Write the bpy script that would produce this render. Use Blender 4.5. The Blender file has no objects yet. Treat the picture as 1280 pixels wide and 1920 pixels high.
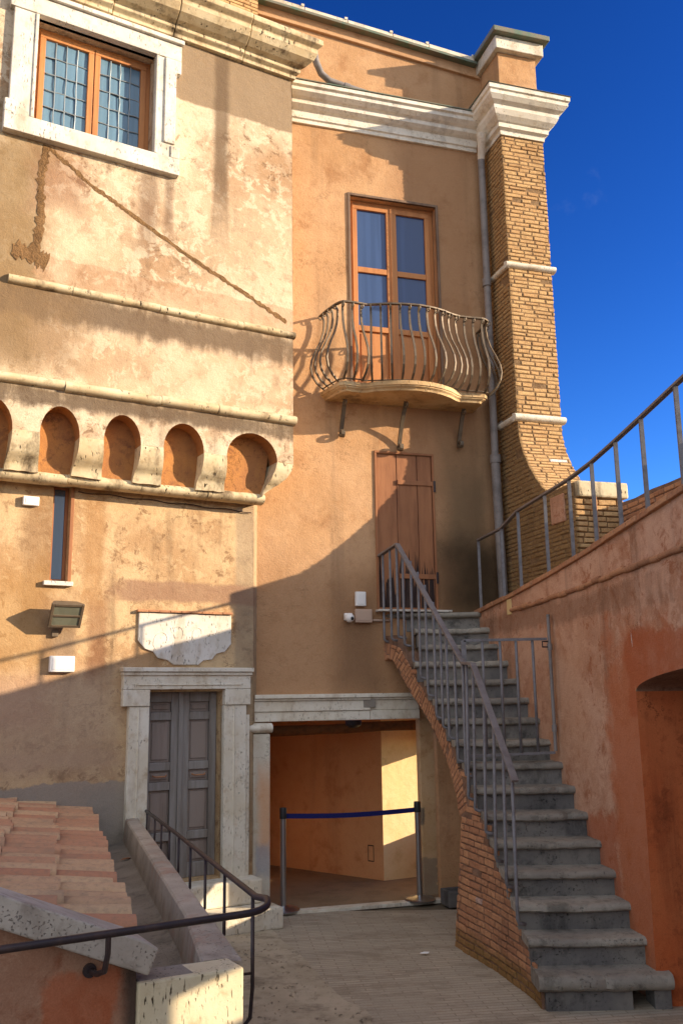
import bpy, bmesh, math, random
import numpy as np
from mathutils import Vector, Matrix
R_ = math.radians
random.seed(7); np.random.seed(7)
scene = bpy.context.scene

# ------------------------------------------------------------------ camera
FPX, PITCH, ROLL = 1720.0, .2005, .0145
CF = np.array([0, math.cos(PITCH), math.sin(PITCH)])
_r0 = np.array([1., 0, 0]); _u0 = np.array([0, -math.sin(PITCH), math.cos(PITCH)])
CR = math.cos(ROLL)*_r0 - math.sin(ROLL)*_u0
CU = math.sin(ROLL)*_r0 + math.cos(ROLL)*_u0
CO = np.array([0, 0, 2.15])
cd = bpy.data.cameras.new('camera'); cam = bpy.data.objects.new('camera', cd)
scene.collection.objects.link(cam); scene.camera = cam
cam.matrix_world = Matrix(((CR[0], CU[0], -CF[0], CO[0]), (CR[1], CU[1], -CF[1], CO[1]), (CR[2], CU[2], -CF[2], CO[2]), (0, 0, 0, 1)))
cd.sensor_fit = 'VERTICAL'; cd.sensor_height = 36.0; cd.sensor_width = 24.0
cd.lens = FPX/1920*36.0; cd.clip_start = .05; cd.clip_end = 2000

# ------------------------------------------------------------------ light
SUN_AZ, SUN_EL = 97.0, 16.3          # clockwise from +Y
SUN_POWER, SKY_POWER, EXPO = 3.3, .15, 1.45
w = bpy.data.worlds.new('World'); scene.world = w; w.use_nodes = True
nt = w.node_tree; nt.nodes.clear()
sky = nt.nodes.new('ShaderNodeTexSky'); sky.sky_type = 'NISHITA'; sky.sun_disc = False
sky.sun_elevation = R_(SUN_EL); sky.sun_rotation = R_(SUN_AZ)
sky.altitude = 300; sky.air_density = 1.0; sky.dust_density = .3; sky.ozone_density = 4.0
hs = nt.nodes.new('ShaderNodeHueSaturation'); hs.inputs['Saturation'].default_value = 1.06
bg = nt.nodes.new('ShaderNodeBackground'); bg.inputs['Strength'].default_value = SKY_POWER
wo = nt.nodes.new('ShaderNodeOutputWorld')
gm = nt.nodes.new('ShaderNodeGamma'); gm.inputs[1].default_value = 1.75
hs.inputs['Hue'].default_value = .508; hs.inputs['Value'].default_value = .235
nt.links.new(sky.outputs[0], gm.inputs[0]); nt.links.new(gm.outputs[0], hs.inputs['Color'])
# bright fill added to the unseen sky behind the camera, broken up like cloud
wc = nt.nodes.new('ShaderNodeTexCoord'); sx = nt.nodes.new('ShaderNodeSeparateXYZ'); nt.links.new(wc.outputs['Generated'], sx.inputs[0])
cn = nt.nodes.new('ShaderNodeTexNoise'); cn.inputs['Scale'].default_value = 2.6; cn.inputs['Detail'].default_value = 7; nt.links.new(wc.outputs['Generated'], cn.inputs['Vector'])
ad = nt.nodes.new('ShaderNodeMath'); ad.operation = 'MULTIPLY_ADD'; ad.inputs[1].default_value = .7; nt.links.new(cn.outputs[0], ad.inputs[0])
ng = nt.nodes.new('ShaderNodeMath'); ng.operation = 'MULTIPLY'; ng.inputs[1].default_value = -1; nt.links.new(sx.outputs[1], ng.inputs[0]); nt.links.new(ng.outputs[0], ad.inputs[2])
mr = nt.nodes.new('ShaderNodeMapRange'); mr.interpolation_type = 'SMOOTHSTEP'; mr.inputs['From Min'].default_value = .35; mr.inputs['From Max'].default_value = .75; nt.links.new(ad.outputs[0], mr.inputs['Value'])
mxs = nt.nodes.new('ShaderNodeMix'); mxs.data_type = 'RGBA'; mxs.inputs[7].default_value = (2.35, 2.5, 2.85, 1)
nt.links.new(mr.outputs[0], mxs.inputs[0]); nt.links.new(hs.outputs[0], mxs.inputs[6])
# a few faint wisps low in the blue
wn_ = nt.nodes.new('ShaderNodeTexNoise'); wn_.inputs['Scale'].default_value = 9; wn_.inputs['Detail'].default_value = 6; wn_.inputs['Roughness'].default_value = .6
nt.links.new(wc.outputs['Generated'], wn_.inputs['Vector'])
wr = nt.nodes.new('ShaderNodeMapRange'); wr.interpolation_type = 'SMOOTHSTEP'; wr.inputs['From Min'].default_value = .66; wr.inputs['From Max'].default_value = .80; wr.inputs['To Max'].default_value = .10; nt.links.new(wn_.outputs[0], wr.inputs['Value'])
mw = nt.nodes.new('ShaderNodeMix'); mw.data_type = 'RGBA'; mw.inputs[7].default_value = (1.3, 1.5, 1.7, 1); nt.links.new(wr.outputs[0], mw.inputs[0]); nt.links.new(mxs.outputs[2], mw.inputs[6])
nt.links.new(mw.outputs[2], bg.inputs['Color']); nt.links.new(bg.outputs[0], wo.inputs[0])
ld = bpy.data.lights.new('sun', 'SUN'); lo = bpy.data.objects.new('sun', ld); scene.collection.objects.link(lo)
ld.energy = SUN_POWER; ld.angle = R_(.5); ld.color = (1, .80, .57)
SV = Vector((math.sin(R_(SUN_AZ))*math.cos(R_(SUN_EL)), math.cos(R_(SUN_AZ))*math.cos(R_(SUN_EL)), math.sin(R_(SUN_EL))))
lo.rotation_euler = SV.to_track_quat('Z', 'Y').to_euler(); lo.location = (30, -4, 20)
scene.view_settings.view_transform = 'Standard'; scene.view_settings.look = 'None'
scene.view_settings.exposure = EXPO; scene.view_settings.gamma = 1
scene.render.engine = 'CYCLES'
scene.cycles.max_bounces = 8; scene.cycles.diffuse_bounces = 5

# ------------------------------------------------------------------ survey helpers: a pixel's ray met with a real plane
def ray(px, py): return CF + CR*(px-640)/FPX + CU*(960-py)/FPX
def onz(px, py, z): d = ray(px, py); return CO + d*(z-CO[2])/d[2]
def onY(px, py, Y): d = ray(px, py); return CO + d*(Y/d[1])
class Pl:                                    # vertical wall plane: u along it, z up, t out of it
    def __init__(s, P0, az):
        s.P0 = np.array(P0, float); a = R_(az); s.az = az
        s.d = np.array([math.sin(a), math.cos(a), 0]); s.n = np.array([math.cos(a), -math.sin(a), 0])
    def pt(s, px, py, t=0):
        D = ray(px, py); return CO + D*((s.P0+s.n*t-CO)@s.n)/(D@s.n)
    def uv(s, px, py, t=0):
        X = s.pt(px, py, t); return float((X-s.P0)@s.d), float(X[2])
    def P(s, u, z, t=0):
        q = s.P0+s.d*u+s.n*t; return (float(q[0]), float(q[1]), float(z))
PB = Pl(onz(640, 1705, 0), 73)               # the balcony wall
_q = PB.uv(470, 1300)
PA = Pl(PB.P(_q[0], 0, .12), 60)             # the corbelled wall
class Face:                                  # the stair's curved outer face: u = Y, n points left
    X = [(6.4, 1.42), (6.6, 1.40), (6.9, 1.36), (7.3, 1.33), (7.6, 1.30), (8.0, 1.25), (8.3, 1.19), (8.55, 1.13), (8.8, 1.05), (9.05, .99), (9.3, .92), (9.55, .86), (9.8, .76), (10.1, .60), (10.4, .42), (10.6, .31), (10.8, .2)]
    d = np.array([-.26, .966, 0]); n = np.array([-.966, -.26, 0]); P0 = np.array([1.36, 6.9, 0])
    def x(s, y, z):
        xx = float(np.mean([np.interp(y+q, [a for a, b in s.X], [b for a, b in s.X]) for q in (-.12, 0, .12)]))
        return xx-.15*min(1, max(0, (y-7.2)/1.2))*max(0, 1-max(z, 0)/1.6)
    def P(s, u, z, t=0): return (s.x(u, z)-.966*t, u-.26*t, float(z))
    def uv(s, px, py, t=0):
        lo_, hi = 4.0, 12.0; d = ray(px, py)
        for _ in range(40):
            m_ = (lo_+hi)/2; z = CO[2]+d[2]/d[1]*m_
            if d[0]/d[1]*m_ < s.x(m_, z)-t: lo_ = m_
            else: hi = m_
        return lo_+.26*t, float(CO[2]+d[2]/d[1]*lo_)
PS = Face()
PG = Pl((-.44, 4.08, 0), 60)                 # gable of the outbuilding

# ------------------------------------------------------------------ mesh builder
class MB:
    def __init__(s): s.v = []; s.f = []
    def add(s, vs, fs):
        b = len(s.v); s.v += [tuple(float(c) for c in p) for p in vs]; s.f += [tuple(b+i for i in f) for f in fs]
    def box8(s, p):                          # 4 bottom ccw, 4 top
        s.add(p, [(3, 2, 1, 0), (4, 5, 6, 7), (0, 1, 5, 4), (1, 2, 6, 5), (2, 3, 7, 6), (3, 0, 4, 7)])
    def box(s, x0, x1, y0, y1, z0, z1):
        s.box8([(x0, y0, z0), (x1, y0, z0), (x1, y1, z0), (x0, y1, z0), (x0, y0, z1), (x1, y0, z1), (x1, y1, z1), (x0, y1, z1)])
    def pbox(s, pl, u0, u1, z0, z1, t0, t1):
        s.box8([pl.P(u0, z0, t1), pl.P(u1, z0, t1), pl.P(u1, z0, t0), pl.P(u0, z0, t0), pl.P(u0, z1, t1), pl.P(u1, z1, t1), pl.P(u1, z1, t0), pl.P(u0, z1, t0)])
    def prism(s, pl, poly, t0, t1):          # polygon in (u,z) extruded t0..t1 (t1 = front)
        n = len(poly); a = [pl.P(u, z, t1) for u, z in poly]; b = [pl.P(u, z, t0) for u, z in poly]
        s.add(a+b, [tuple(range(n)), tuple(range(2*n-1, n-1, -1))]+[(i, i+n, (i+1) % n+n, (i+1) % n) for i in range(n)])
    def loft(s, rings, cap=True, closed=True):
        n = len(rings[0]); b = len(s.v)
        for r in rings: s.v += [tuple(float(c) for c in p) for p in r]
        for k in range(len(rings)-1):
            for i in range(n if closed else n-1):
                j = (i+1) % n
                s.f.append((b+k*n+i, b+k*n+j, b+(k+1)*n+j, b+(k+1)*n+i))
        if cap and closed:
            s.f.append(tuple(b+i for i in range(n-1, -1, -1))); s.f.append(tuple(b+(len(rings)-1)*n+i for i in range(n)))
    def profile(s, pl, prof, u0, u1, zs=0, caps=True):   # profile in (t,z) swept along u
        s.loft([[pl.P(u0, z+zs, t) for t, z in prof], [pl.P(u1, z+zs, t) for t, z in prof]], caps)
    def tube(s, pts, r, n=8, flat=None):
        pts = [Vector(p) for p in pts]; rings = []; up = Vector((0, 0, 1)); N = len(pts)
        rr = r if isinstance(r, (list, tuple)) else [r]*N
        tl = (pts[1]-pts[0]).normalized()
        side = tl.cross(up)
        if side.length < .05: side = Vector((1, 0, 0))
        side.normalize()
        for i, p in enumerate(pts):
            t = ((pts[min(i+1, N-1)]-pts[max(i-1, 0)])).normalized()
            side = (side-t*side.dot(t)).normalized(); o = t.cross(side)
            if flat:
                a, b2 = flat; c = [(a, b2), (-a, b2), (-a, -b2), (a, -b2)]
                rings.append([p+side*x+o*y for x, y in c])
            else:
                rings.append([p+(side*math.cos(2*math.pi*k/n)+o*math.sin(2*math.pi*k/n))*rr[i] for k in range(n)])
        s.loft(rings)
    def lathe(s, c, prof, n=24):             # profile (r,z) about the vertical through c
        rings = [[(c[0]+r*math.cos(2*math.pi*k/n), c[1]+r*math.sin(2*math.pi*k/n), c[2]+z) for k in range(n)] for r, z in prof]
        s.loft(rings)
    def build(s, name, mat, parent=None, smooth=False, bevel=0, auto=None, seg=2):
        me = bpy.data.meshes.new(name); me.from_pydata(s.v, [], s.f); me.update()
        bm = bmesh.new(); bm.from_mesh(me)
        bmesh.ops.recalc_face_normals(bm, faces=bm.faces); bm.to_mesh(me); bm.free()
        if smooth:
            for p in me.polygons: p.use_smooth = True
            if auto:
                try: me.set_sharp_from_angle(angle=R_(auto))
                except Exception: pass
        me.materials.append(mat)
        o = bpy.data.objects.new(name, me); scene.collection.objects.link(o)
        if parent is not None:
            o.parent = parent; o.matrix_parent_inverse = PWI[parent.name]
            PWI[o.name] = PWI[parent.name] if False else Matrix.Identity(4)
        else: PWI[o.name] = Matrix.Identity(4)
        if bevel:
            m = o.modifiers.new('bevel', 'BEVEL'); m.width = bevel; m.segments = seg; m.limit_method = 'ANGLE'; m.angle_limit = R_(35)
        return o
PWI = {}
def thing(name, label, cat, loc=(0, 0, 0), group=None):
    o = bpy.data.objects.new(name, None); scene.collection.objects.link(o); o.location = loc; o.empty_display_size = .2
    PWI[o.name] = Matrix.Translation(-Vector(loc))
    tag(o, label, cat, group); return o
def tag(o, label=None, cat=None, group=None, kind=None):
    if label: o['label'] = label
    if cat: o['category'] = cat
    if group: o['group'] = group
    if kind: o['kind'] = kind
    return o
def vnoise(P, scale, seed=0):                # cheap smooth value noise, P (n,3)
    rs = np.random.RandomState(seed); out = np.zeros(len(P)); amp = 1
    for k in range(4):
        v = rs.normal(size=(5, 3))*scale*(1.9**k); ph = rs.uniform(0, 6.28, 5)
        out += amp*np.sin(P@v.T+ph).sum(1)/5; amp *= .55
    return out

# ------------------------------------------------------------------ materials
def lin(c): return tuple(((x/255)/12.92 if x/255 <= .04045 else ((x/255+.055)/1.055)**2.4) for x in c)
class Mat:
    def __init__(s, name, rough=.8, spec=.3):
        s.m = bpy.data.materials.new(name); s.m.use_nodes = True; s.t = s.m.node_tree
        s.b = s.t.nodes['Principled BSDF']; s.b.inputs['Roughness'].default_value = rough
        s.b.inputs['Specular IOR Level'].default_value = spec
        s.co = s.t.nodes.new('ShaderNodeTexCoord').outputs['Object']
    def N(s, ty, **kw):
        n = s.t.nodes.new(ty)
        for k, v in kw.items():
            if k.startswith('i_'): n.inputs[k[2:].replace('_', ' ')].default_value = v
            else: setattr(n, k, v)
        return n
    def L(s, a, b): s.t.links.new(a, b)
    def map(s, scale=(1, 1, 1), rot=(0, 0, 0), loc=(0, 0, 0)):
        n = s.N('ShaderNodeMapping'); n.inputs['Scale'].default_value = scale; n.inputs['Rotation'].default_value = rot; n.inputs['Location'].default_value = loc
        s.L(s.co, n.inputs[0]); return n.outputs[0]
    def noise(s, scale, detail=6, rough=.6, vec=None, dist=0):
        n = s.N('ShaderNodeTexNoise'); n.inputs['Scale'].default_value = scale; n.inputs['Detail'].default_value = detail
        n.inputs['Roughness'].default_value = rough; n.inputs['Distortion'].default_value = dist
        s.L(vec if vec is not None else s.co, n.inputs['Vector']); return n.outputs[0]
    def ramp(s, fac, a, b, inv=False):
        n = s.N('ShaderNodeMapRange', interpolation_type='SMOOTHSTEP'); n.inputs['From Min'].default_value = a; n.inputs['From Max'].default_value = b
        if inv: n.inputs['To Min'].default_value = 1; n.inputs['To Max'].default_value = 0
        s.L(fac, n.inputs['Value']); return n.outputs[0]
    def math(s, op, a, b=None, c=None):
        n = s.N('ShaderNodeMath', operation=op)
        for i, x in enumerate((a, b, c)):
            if x is None: continue
            if isinstance(x, (int, float)): n.inputs[i].default_value = x
            else: s.L(x, n.inputs[i])
        return n.outputs[0]
    def mix(s, fac, a, b, mode='MIX'):
        n = s.N('ShaderNodeMix', data_type='RGBA', blend_type=mode)
        for i, x in ((0, fac), (6, a), (7, b)):
            if isinstance(x, (int, float)): n.inputs[i].default_value = x
            elif isinstance(x, tuple): n.inputs[i].default_value = (*x[:3], 1)
            else: s.L(x, n.inputs[i])
        return n.outputs[2]
    def dot(s, d):
        n = s.N('ShaderNodeVectorMath', operation='DOT_PRODUCT'); s.L(s.co, n.inputs[0]); n.inputs[1].default_value = d; return n.outputs['Value']
    def z(s):
        n = s.N('ShaderNodeSeparateXYZ'); s.L(s.co, n.inputs[0]); return n.outputs[2]
    def bump(s, h, strength=.4, dist=.01):
        n = s.N('ShaderNodeBump'); n.inputs['Strength'].default_value = strength; n.inputs['Distance'].default_value = dist
        s.L(h, n.inputs['Height'])
        if s.b.inputs['Normal'].is_linked: s.L(s.b.inputs['Normal'].links[0].from_socket, n.inputs['Normal'])
        s.L(n.outputs[0], s.b.inputs['Normal']); return s
    def color(s, c):
        if isinstance(c, tuple): s.b.inputs['Base Color'].default_value = (*c[:3], 1)
        else: s.L(c, s.b.inputs['Base Color'])
        return s

def patch(M, c, u, z, uc, zc, su, sz, col, amt=1.0, soft=.15, nz=.25, nsc=2.5, drip=0):
    """a region of differently coloured plaster with a ragged edge"""
    du = M.math('DIVIDE', M.math('ABSOLUTE', M.math('SUBTRACT', u, uc)), su)
    dz = M.math('DIVIDE', M.math('ABSOLUTE', M.math('SUBTRACT', z, zc)), sz)
    d = M.math('MAXIMUM', du, dz)
    d = M.math('ADD', d, M.math('MULTIPLY', M.math('SUBTRACT', M.noise(nsc, 8, .65), .5), nz*2))
    if drip: d = M.math('ADD', d, M.math('MULTIPLY', M.math('SUBTRACT', M.noise(1.0, 6, .65, M.map((9, 9, .9))), .5), drip*2))
    f = M.math('MULTIPLY', M.ramp(d, 1-soft, 1+soft, True), amt)
    return M.mix(f, c, col)

def plaster(name, base, light, dark, streak, streak_amt=.35, pl=None, patches=(), bump=.35, mott=(.9, 3.5), grain=.012, spots=.5, rough=.9, flake=.55, crack=.7):
    M = Mat(name, rough, .15)
    n1 = M.noise(mott[0], 9, .62, dist=.6); n2 = M.noise(mott[1], 9, .66); n3 = M.noise(14, 8, .7)
    c = M.mix(M.ramp(n1, .35, .65), base, light)
    c = M.mix(M.math('MULTIPLY', M.ramp(n2, .52, .70), .75), c, dark)
    c = M.mix(M.math('MULTIPLY', M.ramp(n3, .50, .72), .35*spots*2), c, dark)
    c = M.mix(M.math('MULTIPLY', M.ramp(M.noise(30, 8, .7), .55, .7), .35), c, light)
    fl1 = M.noise(mott[1]*1.7, 10, .72, dist=.4); big = M.noise(.8, 4, .5, M.map(loc=(7, 3, 1)))
    c = M.mix(M.math('MULTIPLY', M.math('MULTIPLY', M.ramp(fl1, .51, .57), M.ramp(big, .30, .52)), flake), c, light)
    fl2 = M.noise(mott[1]*2.3, 10, .74, M.map(loc=(3, 9, 4)), dist=.5)
    c = M.mix(M.math('MULTIPLY', M.math('MULTIPLY', M.ramp(fl2, .55, .61), M.ramp(big, .46, .66, True)), flake), c, dark)
    vo = M.N('ShaderNodeTexVoronoi', feature='DISTANCE_TO_EDGE'); vo.inputs['Scale'].default_value = .9
    dv_ = M.N('ShaderNodeVectorMath', operation='ADD'); M.L(M.co, dv_.inputs[0]); nc_ = M.N('ShaderNodeTexNoise'); nc_.inputs['Scale'].default_value = 2.2; nc_.inputs['Detail'].default_value = 8; nc_.inputs['Roughness'].default_value = .7; M.L(M.co, nc_.inputs['Vector']); M.L(nc_.outputs['Color'], dv_.inputs[1]); M.L(dv_.outputs[0], vo.inputs['Vector'])
    ck = M.math('MULTIPLY', M.ramp(vo.outputs['Distance'], .002, .007, True), M.ramp(M.noise(.9, 3, .5, M.map(loc=(2, 5, 8))), .50, .56)) if crack else None
    if crack: c = M.mix(M.math('MULTIPLY', ck, crack), c, tuple(x*.3 for x in dark))
    st = M.noise(1.0, 7, .6, M.map((3.5, 3.5, .28)))
    c = M.mix(M.math('MULTIPLY', M.ramp(st, .53, .75), streak_amt), c, streak)
    if pl is not None:
        u = M.math('SUBTRACT', M.dot(tuple(pl.d)), float(pl.P0@pl.d)); z = M.z()
        for p in patches: c = patch(M, c, u, z, *p)
    fine = M.noise(160, 4, .6)
    c = M.mix(.34, c, M.mix(fine, (.0, .0, .0), (1, 1, 1)), 'OVERLAY')
    M.color(c)
    M.bump(M.noise(55, 8, .7), bump, grain); M.bump(M.noise(5, 6, .6), .35, .03); M.bump(fl1, .5, .012)
    if crack: M.bump(ck, -.8, .02)
    return M.m

M_ = {}
cA, lA, dA, sA = lin((196, 160, 116)), lin((214, 186, 148)), lin((152, 116, 84)), lin((96, 78, 62))
def brown(c): return lin(c)
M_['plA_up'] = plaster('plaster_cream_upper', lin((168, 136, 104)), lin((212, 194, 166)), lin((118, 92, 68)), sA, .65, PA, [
    (-.1, 6.9, .8, .75, lin((206, 184, 154)), .5, .5, .9, 2.2),
    (-1.6, 5.5, 2.0, .45, lin((200, 174, 142)), .45, .5, .9, 2.6),
    (-2.1, 6.75, .5, .35, lin((202, 178, 146)), .5, .4, .8, 3),
    (-.38, 8.98, .80, .40, lin((140, 120, 96)), .95, .04, .14, 2.6),
    (-.60, 8.4, .085, 1.15, lin((100, 82, 64)), .8, .5, .35, 5),
    (-3.0, 6.5, .55, 1.3, lin((134, 110, 76)), .85, .35, .5, 2.2),
    (-1.4, 7.3, .10, .55, lin((110, 88, 72)), .6, .6, .4, 6),
    (-1.18, 7.35, .05, .4, lin((110, 88, 72)), .55, .6, .4, 6),
    (-.9, 6.27, 1.5, .13, lin((170, 132, 100)), .5, .06, .5, 4),
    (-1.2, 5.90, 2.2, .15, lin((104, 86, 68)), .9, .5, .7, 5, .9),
    (-1.8, 8.3, .5, .5, lin((150, 112, 84)), .5, .5, .8, 3),
    (-2.3, 7.2, .25, .3, lin((140, 104, 80)), .55, .5, .8, 4),
    (-2.6, 5.7, .6, .4, lin((128, 104, 76)), .6, .5, .8, 3),
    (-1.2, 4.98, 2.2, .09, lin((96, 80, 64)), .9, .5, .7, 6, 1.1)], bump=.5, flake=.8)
M_['plA_lo'] = plaster('plaster_ochre_lower', lin((172, 138, 100)), lin((202, 174, 134)), lin((126, 96, 68)), lin((104, 84, 64)), .55, PA, [
    (-2.9, 1.02, 1.75, .40, lin((146, 138, 128)), .9, .03, .3, 3.0),
    (-2.9, 1.62, 1.7, .07, lin((176, 146, 118)), .5, .5, .9, 4),
    (-2.6, 2.15, .5, .22, lin((164, 122, 98)), .6, .5, .6, 2.5),
    (-2.3, 1.95, .9, .5, lin((176, 150, 126)), .6, .4, .6, 1.6),
    (-.05, 2.5, .16, 1.9, lin((150, 134, 112)), .6, .2, .2, 3),
    (-.7, 3.24, .75, .10, lin((146, 114, 92)), .8, .25, .5, 4),
    (-2.02, 2.72, .16, .2, lin((132, 112, 92)), .7, .3, .5, 4),
    (-2.25, 3.6, .14, .75, lin((128, 96, 66)), .6, .5, .5, 4),
    (-2.45, 2.95, .3, .5, lin((160, 122, 74)), .6, .5, .6, 3),
    (-1.65, 2.75, .09, .35, lin((132, 92, 66)), .6, .5, .5, 5),
    (-1.72, 3.7, .1, .6, lin((158, 116, 72)), .6, .5, .5, 4)], bump=.5, flake=.75)
M_['plB'] = plaster('plaster_orange', lin((190, 148, 106)), lin((204, 164, 124)), lin((164, 120, 82)), lin((120, 98, 76)), .45, PB, [
    (1.35, 6.6, .55, 3.2, lin((152, 112, 80)), .65, .5, .3, 1.2),
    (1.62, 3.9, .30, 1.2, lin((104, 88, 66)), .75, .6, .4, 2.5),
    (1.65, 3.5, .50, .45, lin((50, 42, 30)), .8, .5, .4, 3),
    (.22, 2.7, .24, .55, lin((92, 76, 60)), .75, .7, .5, 2.4),
    (.0, 2.7, 1.3, .9, lin((158, 120, 88)), .5, .4, .4, 1.5)], bump=.55, mott=(.7, 2.4), grain=.012, spots=.45, flake=.35, crack=.5)
M_['plR'] = plaster('plaster_red_brown', lin((182, 134, 104)), lin((206, 164, 136)), lin((156, 94, 60)), lin((100, 74, 58)), .65, PS, [
    (-.1, 1.2, .50, 1.3, lin((182, 104, 64)), .8, .22, .7, 2.6),
    (.9, .7, .5, .5, lin((172, 96, 62)), .7, .1, .7, 2.4),
    (1.2, 2.1, .35, .55, lin((196, 150, 116)), .45, .5, .6, 2),
    (-.6, 2.3, .6, .3, lin((172, 92, 56)), .7, .1, .6, 2.8),
    (2.6, 2.0, .10, .7, lin((120, 92, 72)), .6, .5, .6, 4),
    (1.8, 2.9, 2.2, .10, lin((126, 92, 70)), .55, .4, .9, 4, .8)], bump=.6, mott=(1.2, 4), flake=.7, grain=.02)
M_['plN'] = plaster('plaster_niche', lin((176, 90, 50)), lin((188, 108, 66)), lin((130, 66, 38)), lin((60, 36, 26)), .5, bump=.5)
M_['plP'] = plaster('paint_orange', lin((214, 156, 104)), lin((222, 168, 118)), lin((196, 134, 84)), lin((150, 104, 70)), .2, bump=.2, spots=.2, flake=.2, crack=0)
M_['plNi'] = plaster('plaster_niche_orange', lin((154, 106, 70)), lin((176, 124, 72)), lin((112, 76, 58)), lin((84, 60, 48)), .4, bump=.5)
M_['plPl'] = plaster('paint_cream', lin((222, 192, 140)), lin((232, 206, 160)), lin((206, 172, 120)), lin((168, 134, 92)), .3, bump=.2, spots=.25, flake=.25, crack=.3)
M_['plPier'] = plaster('plaster_pale_pier', lin((196, 188, 168)), lin((206, 200, 184)), lin((186, 164, 136)), lin((150, 130, 110)), .3, bump=.25, spots=.3,
    pl=PB, patches=[(-.8, 1.0, .10, .45, lin((206, 152, 110)), .7, .5, .5, 3), (-.86, .55, .07, .16, lin((140, 146, 158)), .6, .3, .6, 5)])
M_['plPr'] = plaster('plaster_right_pier', lin((214, 176, 128)), lin((222, 188, 144)), lin((196, 150, 104)), lin((150, 116, 84)), .3, PB, [(1.02, .2, .16, .2, lin((150, 134, 116)), .7, .1, .8, 6), (.98, .85, .07, .1, lin((120, 110, 100)), .8, .15, .7, 6)], bump=.3, spots=.3)
M_['plG'] = plaster('plaster_gable', lin((156, 116, 92)), lin((174, 138, 112)), lin((130, 74, 48)), lin((70, 58, 50)), .5, PG, [
    (-.66, .75, .14, .35, lin((168, 92, 58)), .7, .1, .7, 4), (-.42, .9, .07, .6, lin((50, 46, 42)), .85, .5, .4, 4)], bump=.4)

def stone(name, base, light, dark, pits=.8, pit_scale=45, flat=(1, 1, .35), rough=.75, stain=None, stain_amt=.5, objvar=0):
    M = Mat(name, rough, .25)
    c = M.mix(M.ramp(M.noise(2.2, 8, .65), .35, .65), base, light)
    c = M.mix(M.math('MULTIPLY', M.ramp(M.noise(9, 8, .7), .5, .72), .6), c, dark)
    if stain: c = M.mix(M.math('MULTIPLY', M.ramp(M.noise(3.2, 8, .7, M.map((1, 1, .4))), .5, .68), stain_amt), c, stain)
    if objvar: c = M.mix(M.math('MULTIPLY', M.N('ShaderNodeObjectInfo').outputs['Random'], objvar), c, dark)
    pv = M.noise(pit_scale, 3, .5, M.map(flat)); pit = M.ramp(pv, .60, .68)
    reg = M.ramp(M.noise(5, 4, .6), .4, .62)
    pit = M.math('MULTIPLY', pit, reg)
    c = M.mix(M.math('MULTIPLY', pit, pits), c, tuple(x*.18 for x in dark))
    M.color(c); M.bump(M.math('MULTIPLY', pit, -1), .8, .012); M.bump(M.noise(60, 6, .7), .3, .006)
    return M.m
M_['trav'] = stone('travertine', lin((214, 204, 182)), lin((226, 220, 204)), lin((176, 152, 116)), .6, 80, stain=lin((150, 124, 92)), stain_amt=.45)
M_['travd'] = stone('travertine_weathered', lin((190, 168, 130)), lin((210, 194, 160)), lin((124, 98, 68)), 1.0, 34, stain=lin((86, 70, 52)), stain_amt=.9)
M_['slab'] = stone('balcony_slab', lin((196, 160, 112)), lin((212, 184, 140)), lin((150, 112, 74)), .5, 40, stain=lin((110, 84, 58)), stain_amt=.6)
M_['travv'] = stone('travertine_vertical', lin((206, 192, 158)), lin((220, 208, 178)), lin((164, 138, 98)), 1.0, 85, (1, 1, .25), stain=lin((150, 120, 80)), stain_amt=.4)
M_['marble'] = stone('white_marble', lin((206, 200, 186)), lin((218, 213, 203)), lin((172, 158, 138)), .7, 60, stain=lin((164, 142, 112)), stain_amt=.55)
M_['pep'] = stone('grey_peperino', lin((112, 110, 108)), lin((140, 136, 128)), lin((52, 52, 50)), .6, 60, (1, 1, 1), .85, stain=lin((48, 48, 46)), stain_amt=.55, objvar=.3)
M_['step'] = stone('step_tread', lin((138, 132, 122)), lin((166, 160, 146)), lin((66, 64, 58)), .5, 60, (1, 1, 1), .85, stain=lin((66, 64, 56)), stain_amt=.55, objvar=.3)
M_['cop'] = stone('grey_coping', lin((168, 158, 144)), lin((188, 178, 164)), lin((128, 116, 102)), .5, 90, (1, 1, 1), .85, stain=lin((116, 102, 90)), stain_amt=.6)
M_['cem'] = stone('grey_cement', lin((132, 124, 114)), lin((152, 144, 132)), lin((96, 90, 82)), .3, 60, (1, 1, 1), .85, stain=lin((80, 76, 70)), stain_amt=.5)
M_['parap'] = stone('parapet_cement', lin((156, 146, 132)), lin((180, 168, 152)), lin((120, 108, 96)), .3, 60, (1, 1, 1), .85, stain=lin((160, 112, 88)), stain_amt=.5)
M_['cornW'] = stone('white_cornice', lin((222, 214, 196)), lin((234, 228, 214)), lin((180, 160, 130)), .4, 50, (1, 1, 1), .7, stain=lin((120, 112, 104)), stain_amt=.35)

def island(M): return M.N('ShaderNodeNewGeometry').outputs['Random Per Island']
def bricks(name, cols, dirt, bump=.6, damt=.6, pl=None, patches=()):
    M = Mat(name, .9, .12)
    r = M.N('ShaderNodeValToRGB'); r.color_ramp.interpolation = 'LINEAR'
    el = r.color_ramp.elements
    for i, c in enumerate(cols):
        p = i/(len(cols)-1)
        e = el[0] if i == 0 else (el[1] if i == len(cols)-1 else el.new(p)); e.position = p; e.color = (*c, 1)
    M.L(island(M), r.inputs[0]); c = r.outputs[0]
    c = M.mix(M.math('MULTIPLY', M.ramp(M.noise(26, 8, .7), .45, .7), damt), c, dirt)
    c = M.mix(M.math('MULTIPLY', M.ramp(M.noise(1.6, 7, .65), .48, .68), damt*.8), c, dirt)
    if pl is not None:
        u = M.math('SUBTRACT', M.dot(tuple(pl.d)), float(pl.P0@pl.d)); z = M.z()
        for p in patches: c = patch(M, c, u, z, *p)
    M.color(c); M.bump(M.noise(70, 6, .7), bump, .012); return M.m
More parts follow.
